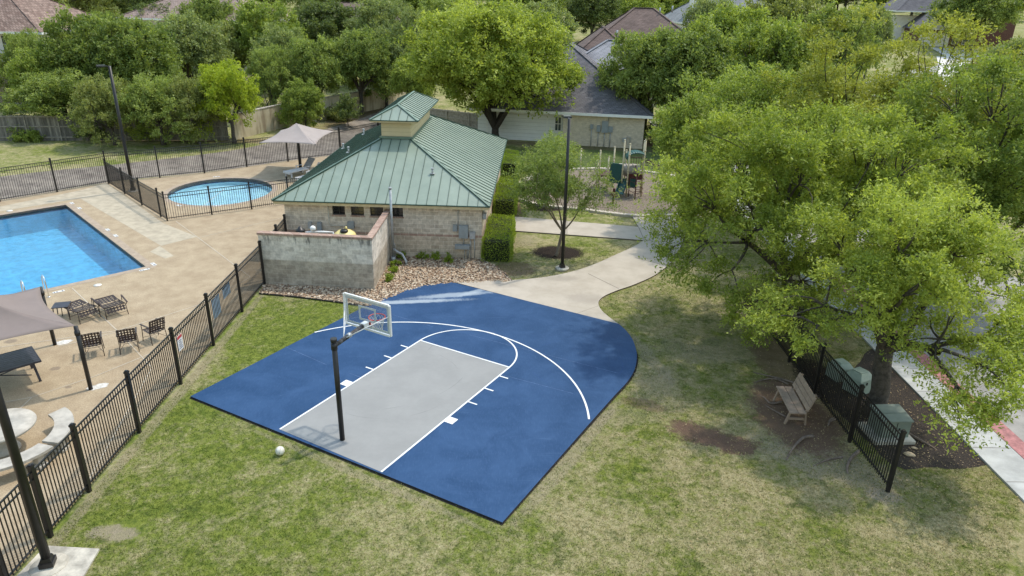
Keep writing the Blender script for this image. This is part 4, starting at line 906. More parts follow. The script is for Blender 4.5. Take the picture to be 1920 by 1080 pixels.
def wfence(p, q, h, sp, label, mat=PLANK, matr=GWL, name='wood_fence', z=-.06):
    d = np.array(q) - np.array(p); L = float(np.linalg.norm(d)); t = thing(name, label, 'fence', (*p, z), math.atan2(d[1], d[0]))
    k = int(L / .142)
    mb = MB()
    for i in range(k):
        hh = h + R.uniform(-.015, .03); mb.bx(i * .142, i * .142 + .134, .045, .062, .02, hh)
    mb.build('boards', mat, t)
    for zz in (.25, h * .55, h - .12): MB().bx(0, L, .0, .043, zz, zz + .09).build('rail', matr, t)
    for i in range(int(L / sp) + 1): MB().bx(i * sp, i * sp + .09, -.05, -.002, 0, h + .02).build('post', matr, t)
    return t
wfence((-52, 53.6), (-22.7, 57.0), 1.95, 2.4, 'grey weathered board fence behind the pools, along the grass bank')
wfence((-8.2, 66.0), (-.6, 61.5), 1.5, 2.4, 'pale grey picket fence beside the white garage', simple('pale_wood', (.33, .30, .27), .9, .2, 5), simple('pale_rail', (.36, .33, .30), .9), 'picket_fence')
m, n, bs, _ = newmat('stained_stucco'); b = NB(n)
c = b.mix(b.ramp(b.noise(1.2, 6), .3, .7), (.46, .39, .27), (.56, .49, .36))
c = b.mix(b.math('MULTIPLY', b.ramp(b.noise(1.6, 5, .65, b.mapping((0, 0, 0), (0, 0, 0), (1, 1, .12))), .48, .64), .6), c, (.16, .105, .06)); n.links.new(c, bs.inputs['Base Color']); bs.inputs['Roughness'].default_value = .95; STUC = m
sw_ = thing('stucco_wall', 'long cream stucco garden wall with brown run stains above the drainage channel', 'wall', (0, 0, 0))
wp = [(-22.5, 57.3), (-20.6, 62.2), (-17.6, 67.6), (-13.4, 75.5), (-10.5, 83)]
for i in range(4):
    wallseg(wp[i], wp[i + 1], .2, -.1, 1.9, STUC, 'wall_panel', sw_, .1); wallseg(wp[i], wp[i + 1], .27, 1.901, 1.97, simple('wall_cap', (.42, .38, .33), .9, .2, 3), 'wall_cap', sw_, .1)
# ================================================================ FOLIAGE TOOLS
def quadmesh(name, verts, tint, mats, nper=4):
    """verts (N, nper, 3) -> mesh of N small leaf faces with a per-leaf tint"""
    N = len(verts); me = bpy.data.meshes.new(name)
    me.vertices.add(N * nper); me.vertices.foreach_set('co', verts.astype(np.float32).ravel())
    me.loops.add(N * nper); me.loops.foreach_set('vertex_index', np.arange(N * nper, dtype=np.int32))
    me.polygons.add(N); me.polygons.foreach_set('loop_start', np.arange(0, N * nper, nper, dtype=np.int32))
    me.update(calc_edges=True)
    a = me.attributes.new('tint', 'FLOAT', 'POINT'); a.data.foreach_set('value', np.repeat(tint.astype(np.float32), nper))
    for m_ in (mats if isinstance(mats, (list, tuple)) else [mats]): me.materials.append(m_)
    return me
def unit(a): return a / (np.linalg.norm(a, axis=-1, keepdims=True) + 1e-9)
def leaves(pos, outd, size, rg, up=.6, wid=.5, spread=1.0):
    """leaf quads: pos (N,3), outd (N,3) preferred growth direction"""
    N = len(pos); d = unit(rg.normal(size=(N, 3)) * spread + outd * .9); nn = unit(rg.normal(size=(N, 3)) * .8 + np.array((0, 0, up)))
    s = unit(np.cross(d, nn)); L = (size * rg.uniform(.6, 1.3, N))[:, None]
    return np.stack([pos, pos + d * L * .5 + s * L * wid / 2, pos + d * L, pos + d * L * .5 - s * L * wid / 2], 1)
def lobes(rg, k=7):
    D = unit(rg.normal(size=(k, 3))); A = rg.uniform(.06, .22, k); E = rg.uniform(3, 7, k)
    return lambda u: 1 - .12 + (A * np.clip(u @ D.T, 0, 1) ** E).sum(1) * 1.2
def crown_points(rg, n, rad, zc, flat=.55, fill=.42):
    u = unit(rg.normal(size=(n, 3))); u[:, 2] = np.where(u[:, 2] < -.35, u[:, 2] * .5, u[:, 2]); u = unit(u)
    r = rg.uniform(0, 1, n) ** fill; P_ = u * (r * lobes(rg)(u))[:, None] * np.array(rad)
    P_[:, 2] = np.where(P_[:, 2] < 0, P_[:, 2] * flat, P_[:, 2]) + zc
    return P_
def make_crown(seed, rad, zc, nclump, nleaf, size, crad, flat=.55, fill=.42, up=.6, wid=.5, extra=None, cvar=.5, shift=(0, 0)):
    rg = np.random.default_rng(seed); C = crown_points(rg, nclump, rad, zc, flat, fill) + np.array((*shift, 0))
    if extra is not None: C = np.concatenate([C, extra])
    n = len(C); per = int(nleaf / n); cr = crad * rg.uniform(.6, 1.35, n)
    # each clump is made of several sprays (short twigs) along which the leaves sit
    ns = max(3, per // 14); sp = unit(rg.normal(size=(n, ns, 3)) + unit(C - np.array((0, 0, zc * .7)))[:, None, :] * .7); sp[..., 2] *= .75
    base = C[:, None, :] + rg.normal(size=(n, ns, 3)) * cr[:, None, None] * .42 * np.array((1, 1, .7))
    kk = per // ns; t = rg.uniform(0, 1, (n, ns, kk)) * cr[:, None, None] * .75
    pos = (base[:, :, None, :] + sp[:, :, None, :] * t[..., None] + rg.normal(size=(n, ns, kk, 3)) * size * .38).reshape(-1, 3)
    dr = np.repeat(sp[:, :, None, :], kk, 2).reshape(-1, 3)
    tint = (rg.uniform(.5 - cvar / 2, .5 + cvar / 2, n)[:, None, None] + rg.normal(size=(n, ns, 1)) * .12 + rg.normal(size=(n, ns, kk)) * .16).reshape(-1)
    return leaves(pos, dr, size, rg, up, wid), np.clip(tint, 0, 1), C
def wood(C, base, fork, r0, rg, nl=6, r_tip=.012, wig=.12, name='trunk', lean=(0, 0), flare=1.5):
    """trunk that forks into limbs, each limb into branches reaching every clump"""
    mb = MB(); b0 = np.array(base, float); f0 = b0 + np.array((lean[0], lean[1], fork))
    pts = [b0 + (f0 - b0) * t + rg.normal(size=3) * .03 * (0 < t < 1) for t in (0, .12, .35, .7, 1)]
    mb.tube([tuple(p) for p in pts], [r0 * flare, r0 * 1.12, r0, r0 * .93, r0 * .9], 12, 0)
    cen = C[rg.choice(len(C), nl, replace=False)]
    for _ in range(6):
        lab = np.argmin(((C[:, None] - cen[None]) ** 2).sum(-1), 1)
        cen = np.array([C[lab == i].mean(0) if (lab == i).any() else cen[i] for i in range(nl)])
    def limb(a, c_, ra, rb, n_=6, seg=5, bow=.10):
        L = np.linalg.norm(c_ - a); mid = (a + c_) / 2 + rg.normal(size=3) * L * wig + np.array((0, 0, L * bow)); o = []
        for i in range(seg + 1):
            t = i / seg; o.append(a * (1 - t) ** 2 + mid * 2 * t * (1 - t) + c_ * t * t)
        mb.tube([tuple(p) for p in o], [ra + (rb - ra) * (i / seg) for i in range(seg + 1)], n_, 0, cap=False); return o
    for i in range(nl):
        K = C[lab == i]
        if not len(K): continue
        tgt = f0 + (cen[i] - f0) * .62; ra = r0 * .62; main = limb(f0 - np.array((0, 0, .1)), tgt, ra, ra * .55, 8)
        ns = max(2, min(5, len(K) // 5)); sc = K[rg.choice(len(K), min(ns, len(K)), replace=False)]
        l2 = np.argmin(((K[:, None] - sc[None]) ** 2).sum(-1), 1)
        for j in range(len(sc)):
            KK = K[l2 == j]
            if not len(KK): continue
            m_ = KK.mean(0); t2 = tgt + (m_ - tgt) * .6; limb(main[-2], t2, ra * .45, ra * .25, 6, 4)
            for q in KK: limb(t2, q, ra * .20, r_tip, 4, 3)
    return mb
BARK = simple('grey_bark', (.085, .072, .062), .95, .3, 9, bump=.9, bscale=22, bdist=.03); BARKD = simple('dark_bark', (.045, .036, .030), .95, .3, 9, bump=.8, bscale=22)
LM = {k: leafmat('leaves_' + k, a, c_, t) for k, a, c_, t in [
    ('bright', (.160, .225, .032), (.490, .560, .125), .44), ('fresh', (.120, .185, .032), (.420, .500, .120), .42), ('mid', (.100, .155, .035), (.375, .450, .130), .42),
    ('dark', (.065, .100, .032), (.235, .295, .100), .40), ('olive', (.130, .165, .045), (.370, .410, .145), .42), ('greygreen', (.145, .195, .075), (.400, .460, .190), .42),
    ('lime', (.210, .290, .020), (.440, .520, .060), .46), ('yellowish', (.165, .200, .030), (.490, .510, .115), .42), ('rust', (.22, .15, .035), (.42, .28, .07), .4), ('shrub', (.130, .205, .020), (.330, .430, .050), .42)]}
def tree_obj(name, label, cat, loc, crown_me, wood_mb, leafm, barkm, group=None, sc=1):
    t = thing(name, label, cat, loc, 0, group); t.scale = (sc, sc, sc) if not isinstance(sc, tuple) else sc
    c = bpy.data.objects.new('crown', crown_me); link(c, t); wood_mb.build('trunk', barkm, t); return t
# ---------------------------------------------------------------- background templates, nominal height 10, radius 5
TEMPL = {}
for k, (sd, flat, fill, ncl, nlf, cr_, sz, lm) in {'round': (11, 1.0, .38, 210, 50000, .80, .25, 'mid'), 'broad': (23, .8, .36, 210, 50000, .80, .25, 'mid'), 'loose': (37, 1.25, .50, 180, 40000, .72, .25, 'mid'), 'upright': (41, 1.2, .42, 180, 44000, .72, .25, 'mid')}.items():
    rad = (4.1, 4.1, 3.6); zc = 5.4
    vv, tt, C = make_crown(sd, rad, zc, ncl, nlf, sz, cr_, flat, fill, cvar=.45)
    me = quadmesh('crown_' + k, vv, tt, LM[lm]); rg = np.random.default_rng(sd + 1)
    wm = wood(C, (0, 0, 0), 2.3, .26, rg, 6).build('trunk', BARK); wme = wm.data; bpy.data.objects.remove(wm)
    TEMPL[k] = (me, wme)
ntree = [0]
def T(px, ptop, Y, rpx, kind, lm, label, name='shade_tree', cat='tree', group=None, zmin=None, bark=None, base=None):
    """a whole tree at distance Y whose crown top is seen at (px, ptop) and is rpx photo pixels in radius"""
    x, ztop = V(px, ptop, Y); zg = terr(x, Y); dist = math.sqrt(Y * Y + (H - ztop) ** 2); r = rpx / F * (Y * cT + (H - ztop) * sT)
    h = max(ztop - zg, 2.0); me, wme = TEMPL[kind]
    t = thing(name, label, cat, (x, Y, zg), R.uniform(0, 6.28), group); t.scale = (r / 4.7, r / 4.7, h / 9.4)
    c = bpy.data.objects.new('crown', me); link(c, t); w = bpy.data.objects.new('trunk', wme); link(w, t)
    for o, mt in ((c, LM[lm]), (w, bark or BARK)): o.material_slots[0].link = 'OBJECT'; o.material_slots[0].material = mt
    ntree[0] += 1; return t
# ---------------------------------------------------------------- near, large trees along the fence and kerb
def big(seed, loc, rad, zc, ncl, nlf, size, cr_, lm, label, r0, fork, flat=.6, fill=.45, nl=7, extra=None, name='live_oak', bark=None, lean=(0, 0), wid=.42, cvar=.45, shift=(0, 0)):
    ex = None if extra is None else np.array(extra)
    vv, tt, C = make_crown(seed, rad, zc, ncl, nlf, size, cr_, flat, fill, wid=wid, extra=ex, cvar=cvar, shift=shift)
    t = tree_obj(name, label, 'tree', loc, quadmesh('crown', vv, tt, LM[lm]), wood(C, (0, 0, 0), fork, r0, np.random.default_rng(seed + 5), nl, lean=lean), LM[lm], bark or BARK); return t
NX = []
for px, py, z in [(1500, 560, 3.6), (1470, 600, 3.2), (1560, 600, 3.4), (1600, 560, 3.6), (1700, 640, 3.1), (1745, 600, 3.4), (1800, 640, 3.2), (1760, 690, 2.7), (1830, 700, 2.9), (1780, 745, 2.5), (1850, 760, 2.6), (1800, 790, 2.2),
                   (1880, 690, 3.2), (1860, 640, 3.4), (1900, 740, 3.0), (1690, 560, 3.7), (1740, 540, 4.0), (1660, 500, 4.2), (1600, 490, 4.3), (1820, 560, 4.0), (1880, 600, 3.9), (1835, 770, 2.4), (1620, 600, 3.2), (1510, 640, 2.9), (1905, 560, 4.2), (1910, 640, 3.6), (1850, 520, 4.4), (1780, 500, 4.6), (1700, 480, 4.5), (1895, 700, 3.2), (1790, 590, 3.7), (1430, 600, 3.3), (1455, 560, 3.7), (1650, 560, 4.1), (1680, 600, 3.6), (1640, 600, 3.8), (1700, 560, 4.0), (1910, 600, 4.0), (1915, 680, 3.3), (1870, 650, 3.6)]:
    x_, y_ = G(px, py, z); NX.append((x_ - 11.05, y_ - 18.5, z + .06))
nearT = big(101, (11.05, 18.5, -.06), (2.6, 2.7, 1.9), 5.0, 70, 90000, .10, .54, 'bright', 'near thick trunked live oak between the metal fence and the sidewalk, low fresh green crown', .27, 2.1, .75, .5, 6, lean=(-.1, .2),
            extra=NX)
def VX(lst, bx, by): return [(V(px, py, Y)[0] - bx, Y - by, V(px, py, Y)[1] + .06) for px, py, Y in lst]
midT = big(131, (10.6, 24.8, -.06), (5.3, 4.4, 3.0), 5.35, 245, 190000, .112, .56, 'bright', 'wide bright live oak overhanging the lawn and footpath bend, left of the thick trunk', .22, 2.0, .75, .42, 7, lean=(-.4, .0), shift=(-.45, -.5),
           extra=VX([(1232, 405, 24.3), (1255, 440, 23.8), (1250, 470, 23.3), (1290, 485, 22.8), (1300, 430, 23.8), (1330, 535, 21.8), (1385, 555, 21.3), (1430, 585, 23), (1475, 600, 22.8), (1350, 495, 22.3), (1415, 535, 21.3), (1475, 555, 23), (1275, 345, 24.8), (1310, 380, 23.8), (1525, 585, 23), (1560, 540, 21.3), (1270, 510, 22.4), (1375, 590, 23), (1600, 520, 21.8), (1500, 500, 22.6), (1530, 545, 22.4), (1560, 480, 23), (1480, 480, 23), (1590, 440, 21.3), (1450, 450, 21.8), (1550, 610, 22.3), (1500, 630, 22.2), (1420, 620, 22.6), (1640, 470, 21.3), (1450, 520, 23), (1285, 320, 25.8)], 10.6, 24.8))
openT = big(151, (15.9, 32.0, -.06), (5.4, 4.8, 4.1), 6.7, 210, 112000, .135, .62, 'yellowish', 'airy yellow green tree with bare brown branches showing, by the street', .22, 2.2, .8, .6, 8, name='street_tree', bark=BARKD)
rightT = big(171, (17.6, 27.4, -.06), (4.6, 4.4, 4.2), 5.6, 220, 130000, .125, .62, 'fresh', 'dense fresh green street tree at the right picture edge', .24, 2.2, .8, .45, 7, name='street_tree',
             extra=VX([(1900, 455, 25), (1880, 500, 24), (1915, 560, 23), (1850, 450, 25.5), (1800, 430, 26), (1760, 420, 26.5), (1912, 610, 22.5), (1840, 500, 24.5), (1700, 430, 27), (1905, 400, 26), (1925, 520, 23.5), (1935, 590, 23)], 17.6, 27.4))
backT = big(191, (11.4, 36.5, -.06), (4.8, 4.6, 3.4), 5.2, 200, 100000, .15, .66, 'fresh', 'yellow green live oak right of the playground climbing arch', .22, 2.0, .7, .42, 6)
# surface roots round the bench and trunk
def roots(parent, segs, bark):
    for s_ in segs:
        p = smooth_path([(q[0], q[1], q[2]) for q in s_], 4); k = len(p); w = s_[0][3]
        MB().tube(p, [w * (1 - .75 * i / k) for i in range(k)], 7).build('surface_root', bark, parent)
ROOT = simple('root_bark', (.17, .13, .105), .95, .25, 9, bump=.8, bscale=30)
rl = lambda X, Y_, z: (X - 11.05, Y_ - 18.5, z + .06)
def RP(px, py, z): x_, y_ = G(px, py, -.06); return (x_ - 11.05, y_ - 18.5, z)
def rt(pp, w): return [(*RP(px, py, z), w) for px, py, z in pp]
roots(nearT, [rt([(1536, 748, .04), (1500, 725, .05), (1462, 712, .04), (1412, 698, .0)], .05), rt([(1478, 722, .03), (1450, 712, .04), (1420, 716, .01), (1412, 722, -.02)], .035), rt([(1466, 755, .03), (1445, 758, .03), (1432, 745, .0), (1415, 738, -.02)], .04),
              rt([(1475, 784, .03), (1450, 770, .02), (1430, 755, -.02)], .03), rt([(1565, 786, .0), (1556, 792, .06), (1552, 800, .0)], .07), rt([(1525, 818, .0), (1505, 824, .05), (1485, 845, .05), (1472, 866, -.02)], .055),
              rt([(1610, 846, .0), (1595, 862, .05), (1588, 878, .04), (1590, 890, -.02)], .06), rt([(1580, 858, .01), (1550, 864, .03), (1520, 876, -.02)], .035), rt([(1655, 795, .1), (1700, 815, .06), (1745, 838, .02), (1760, 846, -.03)], .06)], ROOT)
# ---------------------------------------------------------------- small ornamental trees by the light pole
x_, y_ = G(1043, 478)
big(211, (x_, y_, -.06), (2.15, 1.9, 1.7), 3.5, 84, 26000, .10, .52, 'mid', 'small loose crape myrtle in a dark mulch ring beside the tall light pole', .075, 1.3, .9, .55, 6, name='small_tree', bark=simple('pale_bark', (.20, .16, .125), .9, .2), lean=(.25, .1), extra=[(1.6, 0, 2.6), (2.2, .2, 3.0), (1.9, -.3, 3.6), (-1.6, .2, 2.9), (2.5, 0, 2.4), (.9, -.3, 2.4), (-1.2, 0, 2.3)])
x_, y_ = G(1024, 392)
big(221, (x_, y_, -.06), (1.6, 1.5, 1.6), 2.8, 56, 16000, .10, .5, 'mid', 'second small loose tree in a mulch ring at the playground curb', .06, .7, .9, .6, 5, name='small_tree', bark=bpy.data.materials['pale_bark'])
# ---------------------------------------------------------------- the big round oak behind the clubhouse
cT_ = big(241, (-1.6, 58.4, -.06), (6.7, 6.0, 4.4), 6.5, 270, 130000, .22, .95, 'bright', 'large round bright green oak behind the clubhouse roof, by the white garage', .32, 1.1, .80, .40, 8, name='oak_tree', bark=BARKD, wid=.55, cvar=.7, shift=(-.9, 0))
# ---------------------------------------------------------------- background trees
Gp = 'trees beyond the fences'
for a in [
    (62, 78, 60.5, 66, 'round', 'fresh', 'leftmost green tree in front of the tile roofed house'),
    (140, 5, 63, 92, 'broad', 'mid', 'tall wide dark green tree right of the tile roofed house'),
    (232, 18, 62, 98, 'round', 'mid', 'tall dense green tree behind the far light pole'),
    (105, 118, 57.5, 88, 'loose', 'mid', 'shaggy green tree against the board fence at the far left'),
    (188, 128, 54.4, 60, 'loose', 'olive', 'olive shrubby tree spilling over the board fence left of the light pole'),
    (282, 126, 54.9, 70, 'loose', 'mid', 'olive tree spilling over the board fence right of the light pole'),
    (352, 128, 55.6, 56, 'loose', 'olive', 'dark olive tree between the light pole and the lime green tree'),
    (417, 98, 56.0, 66, 'loose', 'lime', 'vivid lime green tree at the end of the board fence'),
    (330, 12, 74, 84, 'round', 'greygreen', 'grey green tree above and behind the lime green tree'),
    (405, 25, 82, 70, 'loose', 'olive', 'thin olive tree behind the grey green one'),
    (478, -12, 84, 82, 'broad', 'fresh', 'bright green tree behind the lime green tree, upper left'),
    (520, 28, 74, 62, 'loose', 'greygreen', 'pale thin tree with bare stems in the sloping yard'),
    (610, -10, 92, 82, 'broad', 'dark', 'dark spreading oak near the top edge left of centre'),
    (588, 60, 68.5, 64, 'broad', 'mid', 'round low oak in the yard behind the stucco wall, left one'),
    (668, 44, 71, 72, 'round', 'mid', 'round oak in the yard behind the stucco wall, right one'),
    (566, 150, 62.3, 46, 'upright', 'fresh', 'bushy green tree growing in front of the stucco wall'),
    (705, -15, 88, 74, 'broad', 'greygreen', 'pale green tree left behind the big round oak'),
    (770, 20, 74, 62, 'upright', 'greygreen', 'slender grey green tree touching the left of the big round oak'),
    (768, 92, 68, 46, 'round', 'fresh', 'lower green tree filling the gap behind the cupola'),
    (850, -18, 96, 80, 'broad', 'mid', 'green tree behind the top of the big round oak'),
    (1010, -8, 92, 74, 'round', 'greygreen', 'grey green tree between the big round oak and the brown roof'),
    (1115, -30, 118, 60, 'round', 'dark', 'dark green tree behind the brown roofed house'),
    (1190, -25, 130, 55, 'broad', 'fresh', 'light green tree behind the brown roof ridge'),
    (1225, 42, 60, 92, 'broad', 'mid', 'dark green oak right of the tan brick house'),
    (1318, 38, 58, 108, 'broad', 'mid', 'wide oak whose trunk stands beyond the playground'),
    (1392, -6, 66, 108, 'round', 'fresh', 'tall pale green tree right of the grey far roof'),
    (1345, -20, 84, 66, 'broad', 'greygreen', 'grey green tree at the top edge right of the grey far roof'),
    (1475, 20, 60, 104, 'broad', 'fresh', 'wide light green oak in the upper middle right'),
    (1480, -30, 84, 96, 'round', 'olive', 'olive green tree at the top edge, upper middle right'),
    (1580, -6, 76, 84, 'broad', 'mid', 'green tree left of the gabled garage house'),
    (1650, 0, 96, 42, 'round', 'greygreen', 'blue grey tree touching the gabled house on its left'),
    (1852, -45, 118, 78, 'broad', 'mid', 'dark leafy tree shading the brick side of the gabled house'),
    (1925, 55, 62, 88, 'round', 'greygreen', 'grey green tree at the right edge below the gabled house'),
    (1850, 95, 66, 44, 'loose', 'rust', 'orange tinged small tree in the gap by the driveway'),
    (1880, 170, 46, 92, 'broad', 'fresh', 'fresh green tree at the right picture edge, middle height'),
    (1735, 185, 50, 55, 'loose', 'yellowish', 'thin yellow green tree in front of the pale driveway'),
    (40, 40, 70, 50, 'loose', 'mid', 'green tree directly behind the leftmost tree by the tile roof'),
    (250, 60, 68, 80, 'broad', 'fresh', 'light green tree filling in behind the olive trees by the light pole'),
    (500, 70, 66, 52, 'loose', 'mid', 'green tree between the lime tree and the low yard oaks'),
    (720, 95, 75, 55, 'broad', 'mid', 'dark yard oak at the far end of the stucco wall'),
    (380, -20, 95, 60, 'round', 'mid', 'green tree crown above the lime green tree at the top edge'),
    (1560, 105, 48, 84, 'broad', 'mid', 'green oak behind the airy yellow green tree'),
]:
    T(*a[:6], a[6], group=Gp)
def bare(px, py, Y, h):
    x, z = V(px, py, Y); t = thing('leafless_tree', 'leafless grey tree standing between the yard trees', 'tree', (x, Y, -.06)); rg = np.random.default_rng(3); C = crown_points(rg, 60, (1.8, 1.8, 1.6), h * .62, .9, .7)
    wood(C, (0, 0, 0), h * .25, .09, rg, 6, .012).build('trunk', simple('silver_bark', (.26, .23, .21), .9), t)
bare(498, 150, 68, 3.4)
# far belt of separate trees closing the horizon
kinds = ['round', 'broad', 'loose', 'upright']; lms = ['mid', 'fresh', 'greygreen', 'olive', 'dark', 'fresh']
LAND = [(90, 'above the left tile roof'), (200, 'right of the left tile roof'), (320, 'above the far light pole'), (430, 'above the lime tree'), (540, 'just right of the lime tree'), (650, 'above the stucco wall'), (760, 'left of the big oak'), (880, 'behind the big oak left half'), (1000, 'behind the big oak right half'), (1100, 'left of the brown roof'),
        (1200, 'above the brown roof'), (1300, 'above the blue grey roof'), (1400, 'right of the blue grey roof'), (1500, 'above the wide oaks'), (1600, 'above the airy yellow tree'), (1700, 'left of the gabled house'), (1800, 'above the gabled house'), (1990, 'in the top right corner')]
CN = dict(mid='mid green', fresh='light green', greygreen='grey green', olive='olive', dark='dark green'); KN = dict(round='round', broad='broad', loose='loose', upright='tall'); used = set()
for i in range(190):
    Y = R.uniform(96, 330); x = R.uniform(-.80, .80) * Y
    if 46 < x < 84 and Y < 150: continue
    if 5 < x < 60 and Y < 125: continue
    pxx = 960 + x / Y * F / cT; zone = next((nm for lim, nm in LAND if pxx < lim), None)
    if zone is None or pxx < -60: continue
    for _ in range(40):
        k_ = R.choice(kinds); lm = R.choice(lms); dz = 'nearer' if Y < 150 else ('farther' if Y < 230 else 'farthest'); lb = f"{CN[lm]} {KN[k_]} distant tree {zone}, {dz} rows"
        if lb not in used: break
    used.add(lb); t = thing('distant_tree', lb, 'tree', (x, Y, terr(x, Y)), R.uniform(0, 6), 'distant trees along the top edge')
    s_ = R.uniform(.8, 1.45); t.scale = (s_ * R.uniform(.9, 1.3), s_ * R.uniform(.9, 1.3), s_ * R.uniform(.8, 1.15)); c = bpy.data.objects.new('crown', TEMPL[k_][0]); link(c, t); c.material_slots[0].link = 'OBJECT'; c.material_slots[0].material = LM[lm]
    w = bpy.data.objects.new('trunk', TEMPL[k_][1]); link(w, t)
# ---------------------------------------------------------------- shrubs
def shrub(x, y, rx, ry, h, lm, label, name='shrub', n=2600, size=.07, group=None, z=-.06, seed=0):
    vv, tt, C = make_crown(int(x * 100 + y * 77 + 5000) % 9999 + seed, (rx, ry, h * .55), h * .5, max(10, n // 120), n, size, min(rx, ry) * .35, .85, .4, cvar=.4)
    t = thing(name, label, 'shrub', (x, y, z), 0, group); c = bpy.data.objects.new('foliage', quadmesh('foliage', vv, tt, LM[lm])); link(c, t)
    wood(C, (0, 0, 0), h * .25, .03, np.random.default_rng(4), 4, .006).build('stem', BARKD, t); return t
for px, py, w, lb in [(741, 500, .24, 'small bright green shrub at the enclosure corner, farthest of the three in a row'), (737, 511, .24, 'small green shrub in the middle of the row of three on the river rocks'), (732, 525, .26, 'small bright green shrub on the river rocks, nearest the court'),
                      (753, 484, .22, 'small dark green shrub beside the grey vent pipe base'), (790, 484, .30, 'low green shrub against the clubhouse wall, left of the middle pair'), (816, 486, .30, 'low green shrub against the clubhouse wall, right of the middle pair'), (842, 490, .26, 'low green shrub nearest the electrical boxes')]:
    x_, y_ = G(px, py); shrub(x_, y_, w, w, .38, 'shrub', lb, 'low_shrub', 1100, .055, 'small shrubs on the river rocks')
x_, y_ = G(655, 232); shrub(x_, y_ - .5, 1.3, 1.0, 2.6, 'dark', 'dark bush in front of the stained stucco wall', n=5000, size=.17)
x_, y_ = G(560, 240); shrub(x_, y_, 1.8, 1.3, 1.8, 'fresh', 'low green bush in front of the stucco wall, below the bushy tree', n=5000, size=.16)
x_, y_ = G(620, 225); shrub(x_ + .3, y_, 1.6, 1.3, 1.1, 'olive', 'dry olive brush on the bank between the stucco wall bushes', n=4000, size=.16)
for px, py, w, h, lm, lb in [(60, 262, 1.0, .8, 'fresh', 'weedy green bush at the foot of the board fence, far left'), (285, 262, 1.5, 1.6, 'fresh', 'green bush at the foot of the board fence right of the light pole'), (175, 262, 1.1, 1.7, 'dark', 'dark bush at the foot of the board fence left of the light pole'), (1240, 272, 1.9, 2.4, 'dark', 'dark bush between the brick house and the oak trunk')]:
    x_, y_ = G(px, py); shrub(x_, y_ - .4, w, w * .8, h, lm, lb, n=4200, size=.14)
# boxy hedges
def hedge(x0, x1, y0, y1, h, label, rz=0):
    rg = np.random.default_rng(int(y0 * 10)); N = int(9000 * (y1 - y0) / 4)
    t = thing('box_hedge', label, 'hedge', ((x0 + x1) / 2, (y0 + y1) / 2, -.06), math.radians(-2.1), 'clipped hedges along the clubhouse side'); w, d = (x1 - x0) / 2, (y1 - y0) / 2
    f = rg.uniform(0, 1, N); area = np.array([4 * w * d, 2 * h * 2 * w, 2 * h * 2 * d]); area /= area.sum(); k = rg.choice(3, N, p=area)
    p = np.stack([rg.uniform(-w, w, N), rg.uniform(-d, d, N), rg.uniform(0.05, h, N)], 1); nrm = np.zeros((N, 3)); s_ = rg.choice([-1, 1], N)
    p[k == 0, 2] = h; nrm[k == 0, 2] = 1; p[k == 1, 1] = (s_ * d)[k == 1]; nrm[k == 1, 1] = s_[k == 1]; p[k == 2, 0] = (s_ * w)[k == 2]; nrm[k == 2, 0] = s_[k == 2]
    e = np.abs(p / np.array((w, d, 1))); p[:, :2] *= 1 - .05 * (p[:, 2:3] / h) ** 6
    wob = np.sin(p[:, 1] * 2.3 + y0) * .045 + np.sin(p[:, 0] * 4 + p[:, 1] * 5.1) * .03
    p += nrm * (wob[:, None] - rg.uniform(0, 1, (N, 1)) ** 2 * .14 + .02); tint = np.clip(.55 + rg.normal(size=N) * .2 + wob * 2, 0, 1)  # leaf tint runs lighter on the bulges and darker in the hollows
    c = bpy.data.objects.new('foliage', quadmesh('foliage', leaves(p, nrm * 1.4, .062, rg, .3, .6), tint, LM['shrub'])); link(c, t)
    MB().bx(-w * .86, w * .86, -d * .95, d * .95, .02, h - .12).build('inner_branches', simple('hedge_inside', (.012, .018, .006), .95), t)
hedge(-1.30, -.02, 30.65, 34.9, 1.05, 'clipped box hedge beside the clubhouse, nearest the camera')
hedge(-.98, .18, 37.5, 43.0, 1.05, 'clipped box hedge beside the clubhouse, middle one of three')
hedge(-.75, .25, 46.2, 50.2, 1.1, 'clipped box hedge at the far corner of the clubhouse')
# ---------------------------------------------------------------- river rocks
rg = np.random.default_rng(77); BX = np.array(bed); N = 9000
p = rg.uniform(BX.min(0), BX.max(0), (N * 3, 2)); ok = inpoly(p[:, 0], p[:, 1], bed); p = p[ok][:N]
Nn = len(p)
ico = bpy.data.meshes.new('t'); import bmesh
bm = bmesh.new(); bmesh.ops.create_icosphere(bm, subdivisions=1, radius=1); iv = np.array([v.co for v in bm.verts]); itri = np.array([[v.index for v in f.verts] for f in bm.faces]); bm.free()
sc = rg.uniform(.026, .062, (Nn, 1, 1)) * rg.uniform(.65, 1.2, (Nn, 1, 3)) * np.array((1, 1, .7)); an = rg.uniform(0, 6.28, Nn); cs, sn = np.cos(an), np.sin(an)
vv = iv[None] * (1 + rg.normal(size=(Nn, 12, 1)) * .10) * sc; xx = vv[..., 0] * cs[:, None] - vv[..., 1] * sn[:, None]; yy = vv[..., 0] * sn[:, None] + vv[..., 1] * cs[:, None]
vv = np.stack([xx + p[:, 0:1], yy + p[:, 1:2], vv[..., 2] - .02 + rg.uniform(-.02, .03, (Nn, 1))], -1)
tri = vv[:, itri].reshape(-1, 3, 3); m, n, bs, _ = newmat('river_rock'); b = NB(n); at = b.new('ShaderNodeAttribute', attribute_name='tint')
cr = b.new('ShaderNodeValToRGB'); n.links.new(at.outputs['Fac'], cr.inputs[0]); el = cr.color_ramp.elements
el[0].position = 0; el[0].color = (.12, .075, .05, 1); el[1].position = 1; el[1].color = (.62, .52, .40, 1)
for ps, co in ((.25, (.28, .18, .115)), (.5, (.40, .28, .18)), (.75, (.46, .37, .27))):
    q = el.new(ps); q.color = (*co, 1)
